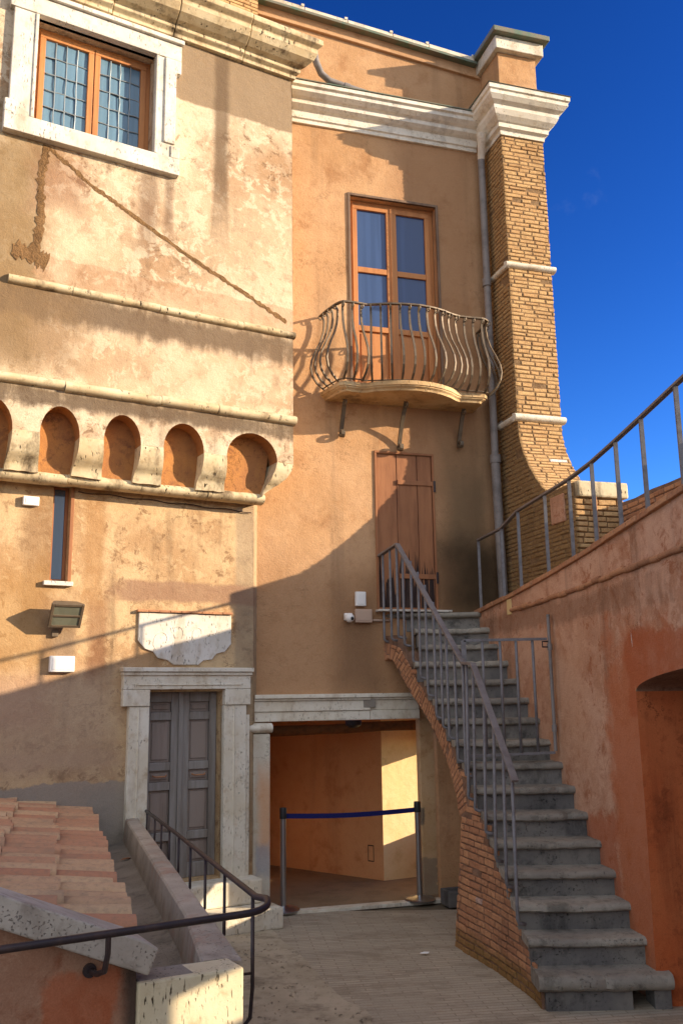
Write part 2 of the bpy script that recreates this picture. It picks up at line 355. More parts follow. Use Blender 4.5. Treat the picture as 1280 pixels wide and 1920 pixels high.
M_['brick'] = bricks('roman_brick', [lin((206, 170, 120)), lin((228, 200, 150)), lin((180, 136, 94)), lin((218, 184, 132)), lin((152, 112, 80)), lin((224, 196, 146)), lin((196, 156, 108))], lin((132, 100, 68)), pl=PB, patches=[(2.055, 4.2, .035, 1.5, lin((98, 78, 48)), .6, .4, .5, 5), (2.055, 7.5, .035, 1.6, lin((120, 92, 56)), .4, .5, .5, 4)])
M_['brickS'] = bricks('stair_brick', [lin((194, 144, 106)), lin((212, 168, 122)), lin((160, 108, 80)), lin((202, 148, 108)), lin((178, 138, 110)), lin((222, 182, 132)), lin((168, 120, 90))], lin((116, 86, 68)), damt=.55,
    pl=PS, patches=[(.6, .02, 1.6, .13, lin((110, 92, 38)), .6, .5, .6, 5)])
M_['tile'] = bricks('terracotta_tile', [lin((204, 170, 132)), lin((214, 190, 152)), lin((190, 138, 106)), lin((206, 180, 146)), lin((182, 142, 114)), lin((212, 168, 130)), lin((200, 172, 138)), lin((222, 196, 162)), lin((184, 130, 100))], lin((138, 118, 98)), .6, .5)
def plain(name, c, rough=.6, spec=.3, metal=0, var=None, vs=6, bump=0, bs=40, va=.6, stretch=(1, 1, 1)):
    M = Mat(name, rough, spec); M.b.inputs['Metallic'].default_value = metal
    if var: M.color(M.mix(M.math('MULTIPLY', M.ramp(M.noise(vs, 8, .7, M.map(stretch)), .42, .68), va), c, var))
    else: M.color(c)
    if bump: M.bump(M.noise(bs, 6, .7, M.map(stretch)), bump, .006)
    return M.m
M_['mortar'] = plaster('mortar', lin((124, 98, 70)), lin((144, 116, 84)), lin((92, 70, 50)), lin((80, 60, 44)), .4, bump=.7, mott=(4, 12), crack=0)
M_['mortarS'] = plaster('stair_mortar', lin((122, 94, 76)), lin((142, 112, 92)), lin((94, 66, 52)), lin((70, 54, 46)), .3, bump=.7, mott=(4, 12), crack=0)
M_['iron'] = plain('painted_iron', lin((122, 120, 122)), .5, .35, .1, lin((84, 80, 80)), 14, .15)
M_['ironrail'] = plain('worn_iron_rail', lin((126, 118, 114)), .45, .4, .1, lin((98, 86, 80)), 9, .15)
M_['ironb'] = plain('balcony_iron', lin((112, 98, 80)), .55, .4, .35, lin((72, 62, 54)), 12, .2)
M_['ironk'] = plain('dark_iron', lin((52, 44, 46)), .5, .4, .3, lin((84, 66, 58)), 9, .15)
M_['steel'] = plain('brushed_steel', lin((176, 178, 182)), .28, .5, .95)
M_['zinc'] = plain('grey_zinc_pipe', lin((136, 130, 126)), .6, .3, .05, lin((90, 84, 82)), 6, .1)
M_['lead'] = plain('lead_flashing', lin((126, 120, 104)), .65, .3, .2, lin((84, 118, 102)), 5, .2, va=.8)
M_['wood'] = plain('orange_window_wood', lin((192, 130, 78)), .55, .3, 0, lin((148, 92, 52)), 6, .3, 60, .6, (1, 1, .12))
M_['shut'] = plain('brown_shutter_wood', lin((160, 110, 76)), .75, .2, 0, lin((124, 82, 58)), 5, .4, 60, .7, (1, 1, .15))
M_['door'] = plain('weathered_grey_door', lin((148, 144, 140)), .8, .2, 0, lin((112, 102, 92)), 6, .6, 70, .8, (1, 1, .08))
M_['doorp'] = plain('weathered_door_panel', lin((146, 134, 126)), .8, .2, 0, lin((112, 96, 84)), 5, .6, 70, .8, (1, 1, .08))
M_['beam'] = plain('old_beam', lin((132, 82, 44)), .85, .2, 0, lin((74, 48, 32)), 12, .6, 50)
M_['white'] = plain('white_plastic', lin((232, 230, 226)), .5, .4)
M_['belt'] = plain('navy_webbing', lin((24, 30, 92)), .7, .2)
M_['black'] = plain('black_plastic', (.02, .02, .022), .5, .4)
M_['putty'] = plain('putty_plate', lin((214, 186, 132)), .7, .2)
M_['pinkbox'] = plain('wall_coloured_box', lin((186, 160, 140)), .6, .3)
M_['lampb'] = plain('floodlight_body', lin((112, 98, 80)), .5, .4, .2, lin((84, 72, 60)), 10)
M_['came'] = plain('lead_came', lin((150, 160, 164)), .5, .4, .5)
M_['repair'] = plaster('shaded_repair_mortar', lin((124, 94, 62)), lin((150, 116, 78)), lin((70, 52, 36)), lin((70, 54, 40)), .3, bump=1.0, mott=(5, 16), grain=.03, crack=0)  # brown darkened to paint in the shade of the groove
M_['peel'] = plain('bare_dark_wood', lin((54, 44, 42)), .9, .1, 0, lin((84, 70, 64)), 20, .4, 60, .7, (1, 1, .2))
M_['jamb'] = plain('weathered_grey_jamb', lin((128, 106, 88)), .8, .2, 0, lin((92, 76, 66)), 9, .4, 60, .7, (1, 1, .2))
M_['void'] = plain('dark_cavity', (.012, .011, .01), .95, .05)
M_['paper'] = plain('white_paper', lin((230, 228, 224)), .8, .2)
M_['pink'] = plain('pale_curtain', lin((170, 190, 205)), .9, .1)
def glass(name, c, rough=.06, ior=1.9, wav=.15):
    M = Mat(name, rough, .5); M.color(c); M.b.inputs['IOR'].default_value = ior
    wv = M.noise(1.0, 3, .5, M.map((14, 14, .6))); M.color(M.mix(M.math('MULTIPLY', M.ramp(wv, .42, .62), .18), c, tuple(min(1, x*1.9+.01) for x in c)))
    M.bump(M.noise(2.2, 3, .5), wav, .02); return M.m
M_['glass'] = glass('window_glass', lin((54, 76, 116)), .05, 1.5)  # blue base colour stands in for the reflected sky
M_['glassL'] = glass('leaded_glass', lin((92, 122, 142)), .18, 1.5, .5)
_M = None
M_['glassS'] = glass('slit_glass', lin((66, 92, 116)), .1, 1.8)
M_['lens'] = glass('floodlight_glass', lin((110, 112, 96)), .2, 1.5)
# paving of worn thin bricks
def paving():
    M = Mat('brick_paving', .85, .2)
    mp = M.N('ShaderNodeMapping'); mp.inputs['Rotation'].default_value = (0, 0, R_(-8)); M.L(M.co, mp.inputs[0])
    b = M.N('ShaderNodeTexBrick'); M.L(mp.outputs[0], b.inputs['Vector'])
    for k, v in (('Scale', 1), ('Brick Width', .26), ('Row Height', .055), ('Mortar Size', .006), ('Mortar Smooth', .4), ('Bias', 0)): b.inputs[k].default_value = v
    b.inputs['Color1'].default_value = (*lin((186, 174, 154)), 1); b.inputs['Color2'].default_value = (*lin((170, 160, 142)), 1); b.inputs['Mortar'].default_value = (*lin((148, 136, 118)), 1)
    c = M.mix(M.math('MULTIPLY', M.ramp(M.noise(1.1, 8, .65), .4, .65), .6), b.outputs[0], lin((166, 156, 138)))
    c = M.mix(M.math('MULTIPLY', M.ramp(M.noise(5, 8, .7, M.map((.5, 2.5, 1))), .52, .7), .55), c, lin((130, 118, 100)))
    c = M.mix(M.math('MULTIPLY', M.ramp(M.noise(7, 6, .7, M.map((.6, 3, 1), loc=(3, 1, 0))), .6, .72), .5), c, lin((172, 128, 92)))
    c = M.mix(M.math('MULTIPLY', M.ramp(M.noise(2.4, 9, .7, M.map((.7, 1.6, 1), loc=(1, 4, 2))), .50, .62), .55), c, lin((140, 128, 110)))
    c = M.mix(.3, c, M.mix(M.noise(120, 3, .6), (0, 0, 0), (1, 1, 1)), 'OVERLAY')
    M.color(c); M.bump(b.outputs['Fac'], -.45, .008); M.bump(M.noise(40, 6, .7), .5, .01); M.bump(M.noise(6, 6, .7), .4, .02); return M.m
M_['paving'] = paving()
M_['path'] = stone('travertine_path', lin((172, 160, 138)), lin((188, 176, 154)), lin((140, 128, 106)), .6, 40, (1, .35, 1), .85, stain=lin((104, 94, 80)), stain_amt=.6)
M_['floorP'] = plain('passage_floor', lin((150, 126, 98)), .8, .2, 0, lin((120, 100, 76)), 3, .3)
M_['earth'] = plain('ground_far', lin((120, 108, 90)), .95, .1, 0, lin((96, 86, 70)), .5)

# ------------------------------------------------------------------ wall panel with openings and reveals
def wall_panel(mb, pl, u0, u1, z0, z1, t, holes=(), step=.12, rev=.25, amp=.006, seed=1):
    us = sorted(set([round(x, 4) for x in list(np.linspace(u0, u1, max(2, int((u1-u0)/step)+1)))+[h for H in holes for h in H[:2]]]))
    zs = sorted(set([round(x, 4) for x in list(np.linspace(z0, z1, max(2, int((z1-z0)/step)+1)))+[h for H in holes for h in H[2:4]]]))
    nu, nz = len(us), len(zs)
    P = np.array([pl.P(u, z, 0) for z in zs for u in us]); d = vnoise(P, 1.6, seed)*amp
    edge = np.array([any(H[0]-.02 <= u <= H[1]+.02 and H[2]-.02 <= z <= H[3]+.02 for H in holes) for z in zs for u in us])
    d[edge] = 0
    V = [pl.P(u, z, t+d[i*nu+j]) for i, z in enumerate(zs) for j, u in enumerate(us)]
    F = []
    for i in range(nz-1):
        for j in range(nu-1):
            uc, zc = (us[j]+us[j+1])/2, (zs[i]+zs[i+1])/2
            if any(H[0] < uc < H[1] and H[2] < zc < H[3] for H in holes): continue
            F.append((i*nu+j, i*nu+j+1, (i+1)*nu+j+1, (i+1)*nu+j))
    mb.add(V, F)
    for H in holes:
        a, b, c, e = H[:4]; r = H[4] if len(H) > 4 else rev
        q = [(a, c), (b, c), (b, e), (a, e)]
        mb.add([pl.P(x, y, t) for x, y in q]+[pl.P(x, y, t-r) for x, y in q], [(0, 1, 5, 4), (1, 2, 6, 5), (2, 3, 7, 6), (3, 0, 4, 7)])

# bricks laid as shallow blocks over a curved field: Mf(a, b) -> point, normal
def brick_field(mb, Mf, a0, a1, b0, b1, bw, bh, joint, inside=None, depth=.014, jit=1.0, rnd=None, ragged=0.0, amax=None):
    rnd = rnd or random; b = b0; row = 0
    while b < b1-.3*bh:
        h = bh*rnd.uniform(.85, 1.12); bb = min(b+h-joint, b1)
        a = a0-rnd.uniform(0, bw)
        while a < a1:
            wd = bw*rnd.uniform(.6, 1.3); x0, x1 = max(a, a0), min(a+wd-joint*1.2, a1); a += wd
            if amax: x1 = min(x1, amax((b+bb)/2)-.004)
            if x1-x0 < .02: continue
            if inside and not inside((x0+x1)/2, (b+bb)/2): continue
            if rnd.random() < ragged: continue
            dp = depth*rnd.uniform(.3, 1.25)
            j = lambda s=.0025: rnd.uniform(-s, s)*jit
            tl = j(.002)
            cs = [(x0+j(), b+j()+tl), (x1+j(), b+j()-tl), (x1+j(), bb+j()-tl), (x0+j(), bb+j()+tl)]
            if inside:
                cs = [c for c in cs]
            lo_, hi = [], []
            ins = min(.006, (bb-b)*.18)
            cx, cz = (x0+x1)/2, (b+bb)/2
            for (x, y) in cs:
                p, n = Mf(x, y); lo_.append(Vector(p)-Vector(n)*.01)
                xi = x+(ins if x < cx else -ins); yi = y+(ins if y < cz else -ins)
                p2, n2 = Mf(xi, yi); hi.append(Vector(p2)+Vector(n2)*(dp+j(.002)))
            mid = []
            for (x, y) in cs:
                p, n = Mf(x, y); mid.append(Vector(p)+Vector(n)*dp*.65)
            mb.add(lo_+mid+hi, [(8, 9, 10, 11)]+[(k, (k+1) % 4, 4+(k+1) % 4, 4+k) for k in range(4)]+[(4+k, 4+(k+1) % 4, 8+(k+1) % 4, 8+k) for k in range(4)])
        b += h; row += 1

# ================================================================== SETTING
def sheet(name, pts, z, mat):
    m = MB(); m.add([(x, y, z) for x, y in pts], [tuple(range(len(pts)))]); o = m.build(name, mat); tag(o, kind='structure'); return o
sheet('ground', [(-300, -300), (300, -300), (300, 300), (-300, 300)], -.02, M_['earth'])
m = MB(); nx, ny = 90, 130; xs = np.linspace(-5, 5, nx); ys = np.linspace(-3, 10.1, ny)
P = np.array([(x, y, 0) for y in ys for x in xs]); dz = vnoise(P, 1.2, 3)*.006
V = [(x, y, max(-.012, dz[i*nx+j])) for i, y in enumerate(ys) for j, x in enumerate(xs)]
m.add(V, [(i*nx+j, i*nx+j+1, (i+1)*nx+j+1, (i+1)*nx+j) for i in range(ny-1) for j in range(nx-1)])
tag(m.build('paving', M_['paving'], smooth=True), kind='structure')
# travertine strip on the left with a broken edge
a_, b_ = onz(500, 1735, 0), onz(690, 1920, 0)
rn = random.Random(4); pts = []
for k in range(26):
    f = k/25*1.5; p = a_+(b_-a_)*f; jx = rn.uniform(-.018, .018)+(.05 if k in (15, 16) else 0)
    pts.append((p[0]+jx, p[1]))
m = MB(); top = [(x, y, .016) for x, y in pts]+[(-4.5, pts[-1][1], .016), (-4.5, pts[0][1]+.35, .016)]
bot = [(x, y, -.01) for x, y, z in top]; n = len(top)
m.add(top+bot, [tuple(range(n))]+[(i, (i+1) % n, n+(i+1) % n, n+i) for i in range(n)])
tag(m.build('path', M_['path']), kind='structure')

# ================================================================== BUILDING A (corbelled)
bA = thing('corbelled_building', 'cream plastered building with arched corbels and leaded window above a grey door', 'building', PA.P(-1.2, 0))
TA = .40; U_R = .28; U_L = -5.0
DO = (-1.13, -.345, .44, 2.24); SLIT = (-2.13, -1.965, 3.29, 4.24)
m = MB(); wall_panel(m, PA, U_L, 0, -.05, 5.2, 0, [DO+(.22,), SLIT+(.13,)], seed=2)
# return of the lower corner towards the balcony wall
m.add([PA.P(0, -.05), PA.P(.1, -.05, -.12), PA.P(.1, 5.2, -.12), PA.P(0, 5.2)], [(0, 1, 2, 3)])
m.build('lower_wall', M_['plA_lo'], bA)
ZS = 4.63; ZT = 5.06
cs = []                                        # arch centres and half widths
for (x0, x1) in ((-2.37, -2.0), (-1.77, -1.40), (-1.17, -.74), (-.49, .09)): cs.append(((x0+x1)/2, (x1-x0)/2))
for k in range(1, 5): cs.insert(0, (-2.185-.62*k, .19))
WIN = (-2.6, -1.38, 7.79, 8.97)
m = MB()
wall_panel(m, PA, U_L, U_R, ZT, 9.5, TA, [WIN+(.2,)], seed=5)
m.add([PA.P(U_R, ZT, TA), PA.P(U_R, ZT, -.4), PA.P(U_R, 9.5, -.4), PA.P(U_R, 9.5, TA)], [(0, 1, 2, 3)])
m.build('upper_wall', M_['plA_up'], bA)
# the band of arches: face between the string course and the openings, soffits and jambs
m = MB(); edges = [U_L]
for c, r in cs: edges += [c-r, c+r]
edges.append(U_R)
def arch_top(c, r, k, n=14): a = math.pi*k/n; return (c-r*math.cos(a), ZS+.28*math.sin(a))
for c, r in cs:
    sf = MB(); n = 14; pt = [arch_top(c, r, k, n) for k in range(n+1)]
    for k in range(n):
        (x0, y0), (x1, y1) = pt[k], pt[k+1]
        m.add([PA.P(x0, y0, TA), PA.P(x1, y1, TA), PA.P(x1, ZT, TA), PA.P(x0, ZT, TA)], [(0, 1, 2, 3)])
        sf.add([PA.P(x0, y0, TA), PA.P(x1, y1, TA), PA.P(x1, y1, .19), PA.P(x0, y0, .19)], [(0, 1, 2, 3)])
    if c > -3.2: sf.build('arch_soffit', M_['plNi'], bA)
for k in range(0, len(edges), 2):
    m.add([PA.P(edges[k], ZS, TA), PA.P(edges[k+1], ZS, TA), PA.P(edges[k+1], ZT, TA), PA.P(edges[k], ZT, TA)], [(0, 1, 2, 3)])
m.add([PA.P(U_R, ZS, TA), PA.P(U_R, ZS, -.4), PA.P(U_R, ZT, -.4), PA.P(U_R, ZT, TA)], [(0, 1, 2, 3)])
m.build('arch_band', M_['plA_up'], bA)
m = MB(); m.add([PA.P(U_L, 4.27, .21), PA.P(.0, 4.27, .21), PA.P(.12, ZT, .21), PA.P(U_L, ZT, .21)], [(0, 1, 2, 3)])
m.build('niche_back', M_['plNi'], bA)
# corbels (curved brackets) below the springing
cp = [(TA, ZS), (TA+.006, 4.60), (TA+.006, 4.56), (TA, 4.52), (TA-.008, 4.49), (TA-.022, 4.455), (TA-.042, 4.425), (TA-.066, 4.40), (TA-.092, 4.375), (TA-.112, 4.35), (TA-.125, 4.32), (TA-.13, 4.27)]
for k in range(0, len(edges), 2):
    a, b = edges[k], edges[k+1]; last = k == len(edges)-2
    if b < -4.2: continue
    m = MB(); rings = []
    for i, (t, z) in enumerate(cp):
        f = i/(len(cp)-1); wob = rn.uniform(-.008, .008)
        aa, bb = a-.035*f**1.5, b+.03*f**1.5
        if last: bb = b-.30*f**1.6; aa = a-.12*f
        ex = (bb-aa); rings.append([PA.P(aa+ex*q, z+(rn.uniform(-.006, .006) if 0 < i else 0), t+wob*q*(1-q)*4) for q in (0, .2, .4, .6, .8, 1)]+[PA.P(bb, z, -.1), PA.P(aa, z, -.1)])
    m.loft(rings); m.build('corbel', M_['travd'], bA, smooth=True, auto=50)
def roll(m, pl, u0, u1, z, t, r, seg=.02, seed=0, n=10, proud=1.0):
    """half-round stone string made of separate lengths"""
    rr = random.Random(seed); u = u0
    while u < u1-.01:
        l = min(rr.uniform(.55, .95), u1-u); 
        if u1-u-l < .2: l = u1-u
        rs = r*rr.uniform(.93, 1.05); dzz = rr.uniform(-.006, .006); k = max(2, int(l/.12)+1); rings = []
        for i in range(k+1):
            uu = u+.003+(l-.006)*i/k; r2 = rs*(1+rr.uniform(-.05, .05))
            rings.append([pl.P(uu, z+dzz-r2*math.cos(math.pi*j/n), t+proud*r2*math.sin(math.pi*j/n)) for j in range(n+1)]+[pl.P(uu, z+dzz+r2, t-.03), pl.P(uu, z+dzz-r2, t-.03)])
        m.loft(rings); u += l
for (u0, u1, z, t, r, sd) in ((-2.74, .30, 6.09, TA, .044, 1), (-4.5, .30, 5.11, TA, .052, 2)):
    m = MB(); roll(m, PA, u0, u1, z, t, r, seed=sd, proud=1.3); m.build('string_course', M_['travd'], bA, smooth=True, auto=40)
m = MB(); m.pbox(PA, -4.5, .0, 4.225, 4.285, -.05, .17); roll(m, PA, -4.5, .03, 4.255, .15, .058, seed=3, proud=1.5); m.build('lower_string_course', M_['travd'], bA, smooth=True, auto=40)
# crowning cornice
prof = [(0, 9.36), (.05, 9.36), (.05, 9.40), (.10, 9.43), (.10, 9.47), (.16, 9.49), (.24, 9.54), (.28, 9.61), (.28, 9.66), (.34, 9.70), (.34, 9.76), (.30, 9.80), (0, 9.84), (-.3, 9.84), (-.3, 9.36)]
prof = [(t+TA, z-.08) for t, z in prof]
m = MB(); u = -5.0; rr = random.Random(9)
while u < U_R-.01:
    l = min(rr.uniform(.5, .9), U_R-u)
    if U_R-u-l < .25: l = U_R-u
    dt = rr.uniform(-.012, .012); last = abs(u+l-U_R) < .01
    r1 = [PA.P(u+.004, z, t+dt) for t, z in prof]
    r2 = [PA.P(u+l-.004+(max(0, t-TA)*.75 if last else 0), z+rr.uniform(-.003, .003), t+dt) for t, z in prof]
    m.loft([r1, r2]); u += l
m.build('cornice', M_['travd'], bA, bevel=.008)
m = MB(); u1 = PA.uv(485, 10, .15)[0]
m.pbox(PA, -5, u1, 9.7, 11.6, -.4, .12); core = m.build('attic_wall', M_['mortar'], bA)
m = MB(); brick_field(m, lambda a, b: (PA.P(a, b, .12), PA.n), -2.2, u1, 9.76, 10.6, .26, .05, .012, rnd=random.Random(3)); m.build('brickwork', M_['brick'], core)
# big leaded window
fr = [PA.uv(*q, TA+.06) for q in ((22, 0), (325, 88), (335, 333), (5, 243))]
wn = MB()
O_ = [(-2.86, 9.19), (-1.19, 9.19), (-1.19, 7.60), (-2.86, 7.60)]
w_, e_ = .20, .05
win = MB().build('leaded_window', M_['wood'], bA)      # filled below
a0, a1, b0, b1 = WIN
def strip(m, *r): m.pbox(PA, *r)
sur = MB()
sur.pbox(PA, -2.88, -1.10, b1, 9.16, TA-.05, TA+.075); sur.pbox(PA, -2.90, -1.08, 9.163, 9.215, TA-.05, TA+.11)
sur.pbox(PA, -2.88, -1.10, 7.60, b0, TA-.05, TA+.085)
sur.pbox(PA, -2.84, a0, b0+.003, b1-.003, TA-.05, TA+.065); sur.pbox(PA, a1, -1.16, b0+.003, b1-.003, TA-.05, TA+.065)
sur.pbox(PA, a1+.10, -1.155, b0+.16, b1-.02, TA-.05, TA+.085); sur.pbox(PA, a1+.10, -1.10, b1-.16, b1-.003, TA-.05, TA+.08)
sur.pbox(PA, -2.88, -2.80, b0+.003, b0+.14, TA-.05, TA+.08); sur.pbox(PA, -1.2, -1.10, b0+.003, b0+.14, TA-.05, TA+.08)
sur.pbox(PA, a0-.035, a0-.002, b0+.006, b1-.006, TA-.05, TA+.078); sur.pbox(PA, a1+.002, a1+.035, b0+.006, b1-.006, TA-.05, TA+.078)
sur.build('stone_surround', M_['marble'], win, bevel=.008)
tf = TA-.11
fm = MB()
def frame(m, pl, u0, u1, z0, z1, w, t0, t1):
    m.pbox(pl, u0, u1, z0, z0+w, t0, t1); m.pbox(pl, u0, u1, z1-w, z1, t0, t1)
    m.pbox(pl, u0, u0+w, z0+w, z1-w, t0, t1); m.pbox(pl, u1-w, u1, z0+w, z1-w, t0, t1)
frame(fm, PA, a0, a1, b0, b1, .05, tf-.06, tf-.02)
um = (a0+a1)/2
for (x0, x1) in ((a0+.052, um-.005), (um+.005, a1-.052)): frame(fm, PA, x0, x1, b0+.052, b1-.052, .058, tf-.05, tf)
fm.build('casement_frame', M_['wood'], win, bevel=.005)
for (x0, x1) in ((a0+.112, um-.065), (um+.065, a1-.112)):
    g = MB(); zz0, zz1 = b0+.112, b1-.112
    for i in range(4):
        for j in range(5):
            c_ = [(x0+(x1-x0)*i/4, zz0+(zz1-zz0)*j/5), (x0+(x1-x0)*(i+1)/4, zz0+(zz1-zz0)*j/5), (x0+(x1-x0)*(i+1)/4, zz0+(zz1-zz0)*(j+1)/5), (x0+(x1-x0)*i/4, zz0+(zz1-zz0)*(j+1)/5)]
            tl = [rn.uniform(-.006, .006) for _ in range(3)]
            g.add([PA.P(u, z, tf-.03+tl[0]+(tl[1] if k in (1, 2) else 0)+(tl[2] if k > 1 else 0)) for k, (u, z) in enumerate(c_)], [(0, 1, 2, 3)])
    g.build('pane', M_['glassL'], win)
    g = MB()
    for i in range(1, 4): u = x0+(x1-x0)*i/4; g.tube([PA.P(u+rn.uniform(-.004, .004), zz0+(zz1-zz0)*q/8, tf-.02+.004*math.sin(q*2)) for q in range(9)], .006, 6)
    for j in range(1, 5): z = zz0+(zz1-zz0)*j/5; g.tube([PA.P(x0+(x1-x0)*q/8, z+.004*math.sin(q*1.7+j), tf-.02) for q in range(9)], .006, 6)
    g.build('lead_came', M_['came'], win)
# slit window
sl = MB(); a0, a1, b0, b1 = SLIT
frame(sl, PA, a0+.002, a1-.002, b0+.002, b1-.002, .028, -.12, -.085)
s_ = sl.build('slit_window', M_['shut'], bA, bevel=.003)
g = MB(); g.pbox(PA, a0+.03, a1-.03, b0+.03, b1-.03, -.115, -.105); g.build('pane', M_['glassS'], s_)
g = MB(); g.pbox(PA, a0-.06, a1+.05, b0-.045, b0-.002, -.12, .05); g.build('sill', M_['marble'], s_, bevel=.005)
g = MB(); g.pbox(PA, a1+.001, a1+.035, b0, b1, -.02, .012); g.pbox(PA, a0-.002, a1+.035, b1+.001, b1+.03, -.02, .012); g.build('painted_jamb', M_['shut'], s_, bevel=.003)
# rough mortar repair strips, darkened to stand in for a groove's shade
def ribbon(m, pts, wd, t, rndm, n=26):
    L = []; R2 = []; C2 = []
    for i in range(n+1):
        f = i/n*(len(pts)-1); k = min(int(f), len(pts)-2); q = f-k
        p = (pts[k][0]*(1-q)+pts[k+1][0]*q, pts[k][1]*(1-q)+pts[k+1][1]*q)
        dx, dz2 = pts[k+1][0]-pts[k][0], pts[k+1][1]-pts[k][1]; l = math.hypot(dx, dz2); nx_, nz_ = -dz2/l, dx/l
        w1 = wd*rndm.uniform(.5, 1.5); w2 = wd*rndm.uniform(.5, 1.5)
        L.append(PA.P(p[0]+nx_*w1, p[1]+nz_*w1, t+.001)); R2.append(PA.P(p[0]-nx_*w2, p[1]-nz_*w2, t+.001)); C2.append(PA.P(p[0]+rndm.uniform(-.01, .01), p[1], t+rndm.uniform(.0, .006)))
    b = len(m.v); m.v += L+C2+R2; N1 = n+1
    for i in range(n): m.f += [(b+i, b+i+1, b+N1+i+1, b+N1+i), (b+N1+i, b+N1+i+1, b+2*N1+i+1, b+2*N1+i)]
m = MB(); r3 = random.Random(12)
ribbon(m, [(-2.42, 7.56), (-2.0, 7.28), (-1.55, 7.05), (-.79, 6.68), (-.3, 6.47), (.2, 6.24)], .022, TA+.002, r3, 90)
ribbon(m, [(-2.45, 7.58), (-2.49, 7.2), (-2.47, 6.8), (-2.50, 6.45)], .036, TA+.002, r3, 44)
ribbon(m, [(-2.72, 6.40), (-2.5, 6.38), (-2.38, 6.34)], .085, TA+.004, r3, 16)
m.build('shaded_mortar_repair', M_['repair'], bA)
m = MB(); m.tube([PA.P(-1.9+.06*k, 4.185-.008*math.sin(k*.9)-.0015*k, .02) for k in range(32)], .005, 5); m.build('cable', M_['ironk'], bA)
# plaque above the door
pq = [(-1.25, 3.02), (-.26, 3.02), (-.26, 2.72), (-.33, 2.64), (-.42, 2.62), (-.47, 2.56), (-.56, 2.55), (-.62, 2.505), (-.88, 2.505), (-.94, 2.55), (-1.04, 2.57), (-1.09, 2.63), (-1.18, 2.66), (-1.25, 2.74)]
m = MB(); m.prism(PA, pq, -.02, .022); pqo = m.build('stone_plaque', M_['marble'], bA, bevel=.006)
m = MB()
for (uu, zz, s) in ((-1.0, 2.74, .13), (-.5, 2.74, -.13), (-.75, 2.68, .1), (-.85, 2.83, -.09), (-.62, 2.82, .09)):
    m.tube([PA.P(uu+s*math.cos(k*.5)*(.35+.06*k), zz+abs(s)*math.sin(k*.5)*(.5+.05*k), .0215) for k in range(9)], .005, 5)
m.build('carved_relief', M_['marble'], pqo)
m = MB()
for k in range(9):
    u0 = -1.27+k*.113; m.pbox(PA, u0, u0+.110, 3.022+rn.uniform(0, .003), 3.046, -.02, .05+rn.uniform(-.004, .004))
m.build('tile_ledge', M_['brickS'], pqo, bevel=.003)
# door
dr = MB(); a0, a1, b0, b1 = DO; td = -.14
um = (a0+a1)/2
zr = [b0, b0+.16, b0+.62, b0+.74, b0+.98, b0+1.08, b0+1.18, b0+1.55, b0+1.64, b1-.04]
def leaf(x0, x1):
    for (u0, u1) in ((x0, x0+.075), (x1-.075, x1)): dr.pbox(PA, u0, u1, b0, b1, td-.05, td)
    for (z0, z1) in ((b0, b0+.14), (b0+.36, b0+.44), (b0+.84, b0+.92), (b0+1.03, b0+1.11), (b0+1.52, b0+1.60), (b1-.10, b1)):
        dr.pbox(PA, x0+.076, x1-.076, z0, z1, td-.05, td-.004)
leaf(a0+.003, um-.02); leaf(um+.02, a1-.003); dr.pbox(PA, um-.024, um+.024, b0, b1, td-.045, td+.02)
dro = dr.build('door', M_['door'], bA, bevel=.006)
for (x0, x1) in ((a0+.079, um-.096), (um+.096, a1-.079)):
    for (z0, z1) in ((b0+.14, b0+.36), (b0+.44, b0+.84), (b0+.92, b0+1.03), (b0+1.11, b0+1.52), (b0+1.60, b1-.10)):
        g = MB(); g.pbox(PA, x0, x1, z0, z1, td-.05, td-.034)
        i_ = .025; g.pbox(PA, x0+i_, x1-i_, z0+i_, z1-i_, td-.04, td-.022)
        g.build('panel', M_['doorp'], dro, bevel=.006)
    g = MB(); uc = (x0+x1)/2; g.tube([PA.P(uc-.07, b0+.985, td-.01), PA.P(uc-.05, b0+.975, td+.02), PA.P(uc+.05, b0+.975, td+.02), PA.P(uc+.07, b0+.985, td-.01)], .008, 6); g.build('handle', M_['brickS'], dro)
g = MB()
g.pbox(PA, -1.335, a0, b0-.02, 2.10, -.04, .065); g.pbox(PA, a1, -.10, b0-.02, 2.10, -.04, .065)
g.pbox(PA, -1.40, a0-.002, 2.103, 2.26, -.04, .08); g.pbox(PA, a1+.002, -.06, 2.103, 2.26, -.04, .08)
g.pbox(PA, -1.40, -.06, 2.262, 2.43, -.04, .08); g.pbox(PA, -1.42, -.04, 2.433, 2.475, -.04, .12); g.pbox(PA, -1.41, -.05, 2.40, 2.43, -.04, .10)
g.pbox(PA, -1.27, -.17, 2.30, 2.312, .07, .09); g.pbox(PA, a1+.10, a1+.115, b0, 2.09, .05, .074); g.pbox(PA, a0-.115, a0-.10, b0, 2.09, .05, .074)
g.pbox(PA, -.10, -.055, b0-.02, 2.0, -.04, .045)
g.build('stone_door_surround', M_['trav'], dro, bevel=.008)

# ================================================================== BUILDING B (balcony wall)
bB = thing('balcony_building', 'orange plastered building with a white cornice, iron balcony and open passage below', 'building', PB.P(.5, 0))
PAS = (-.776, 1.13, 0, 1.92); LD = (.485, 1.185, 3.14, 4.94); FW = (.225, 1.350, 5.62, 8.19)
m = MB(); wall_panel(m, PB, -3.5, 2.35, 0, 9.46, 0, [PAS+(.10,), LD+(.07,), FW+(.16,)], seed=11)
m.build('wall', M_['plB'], bB)
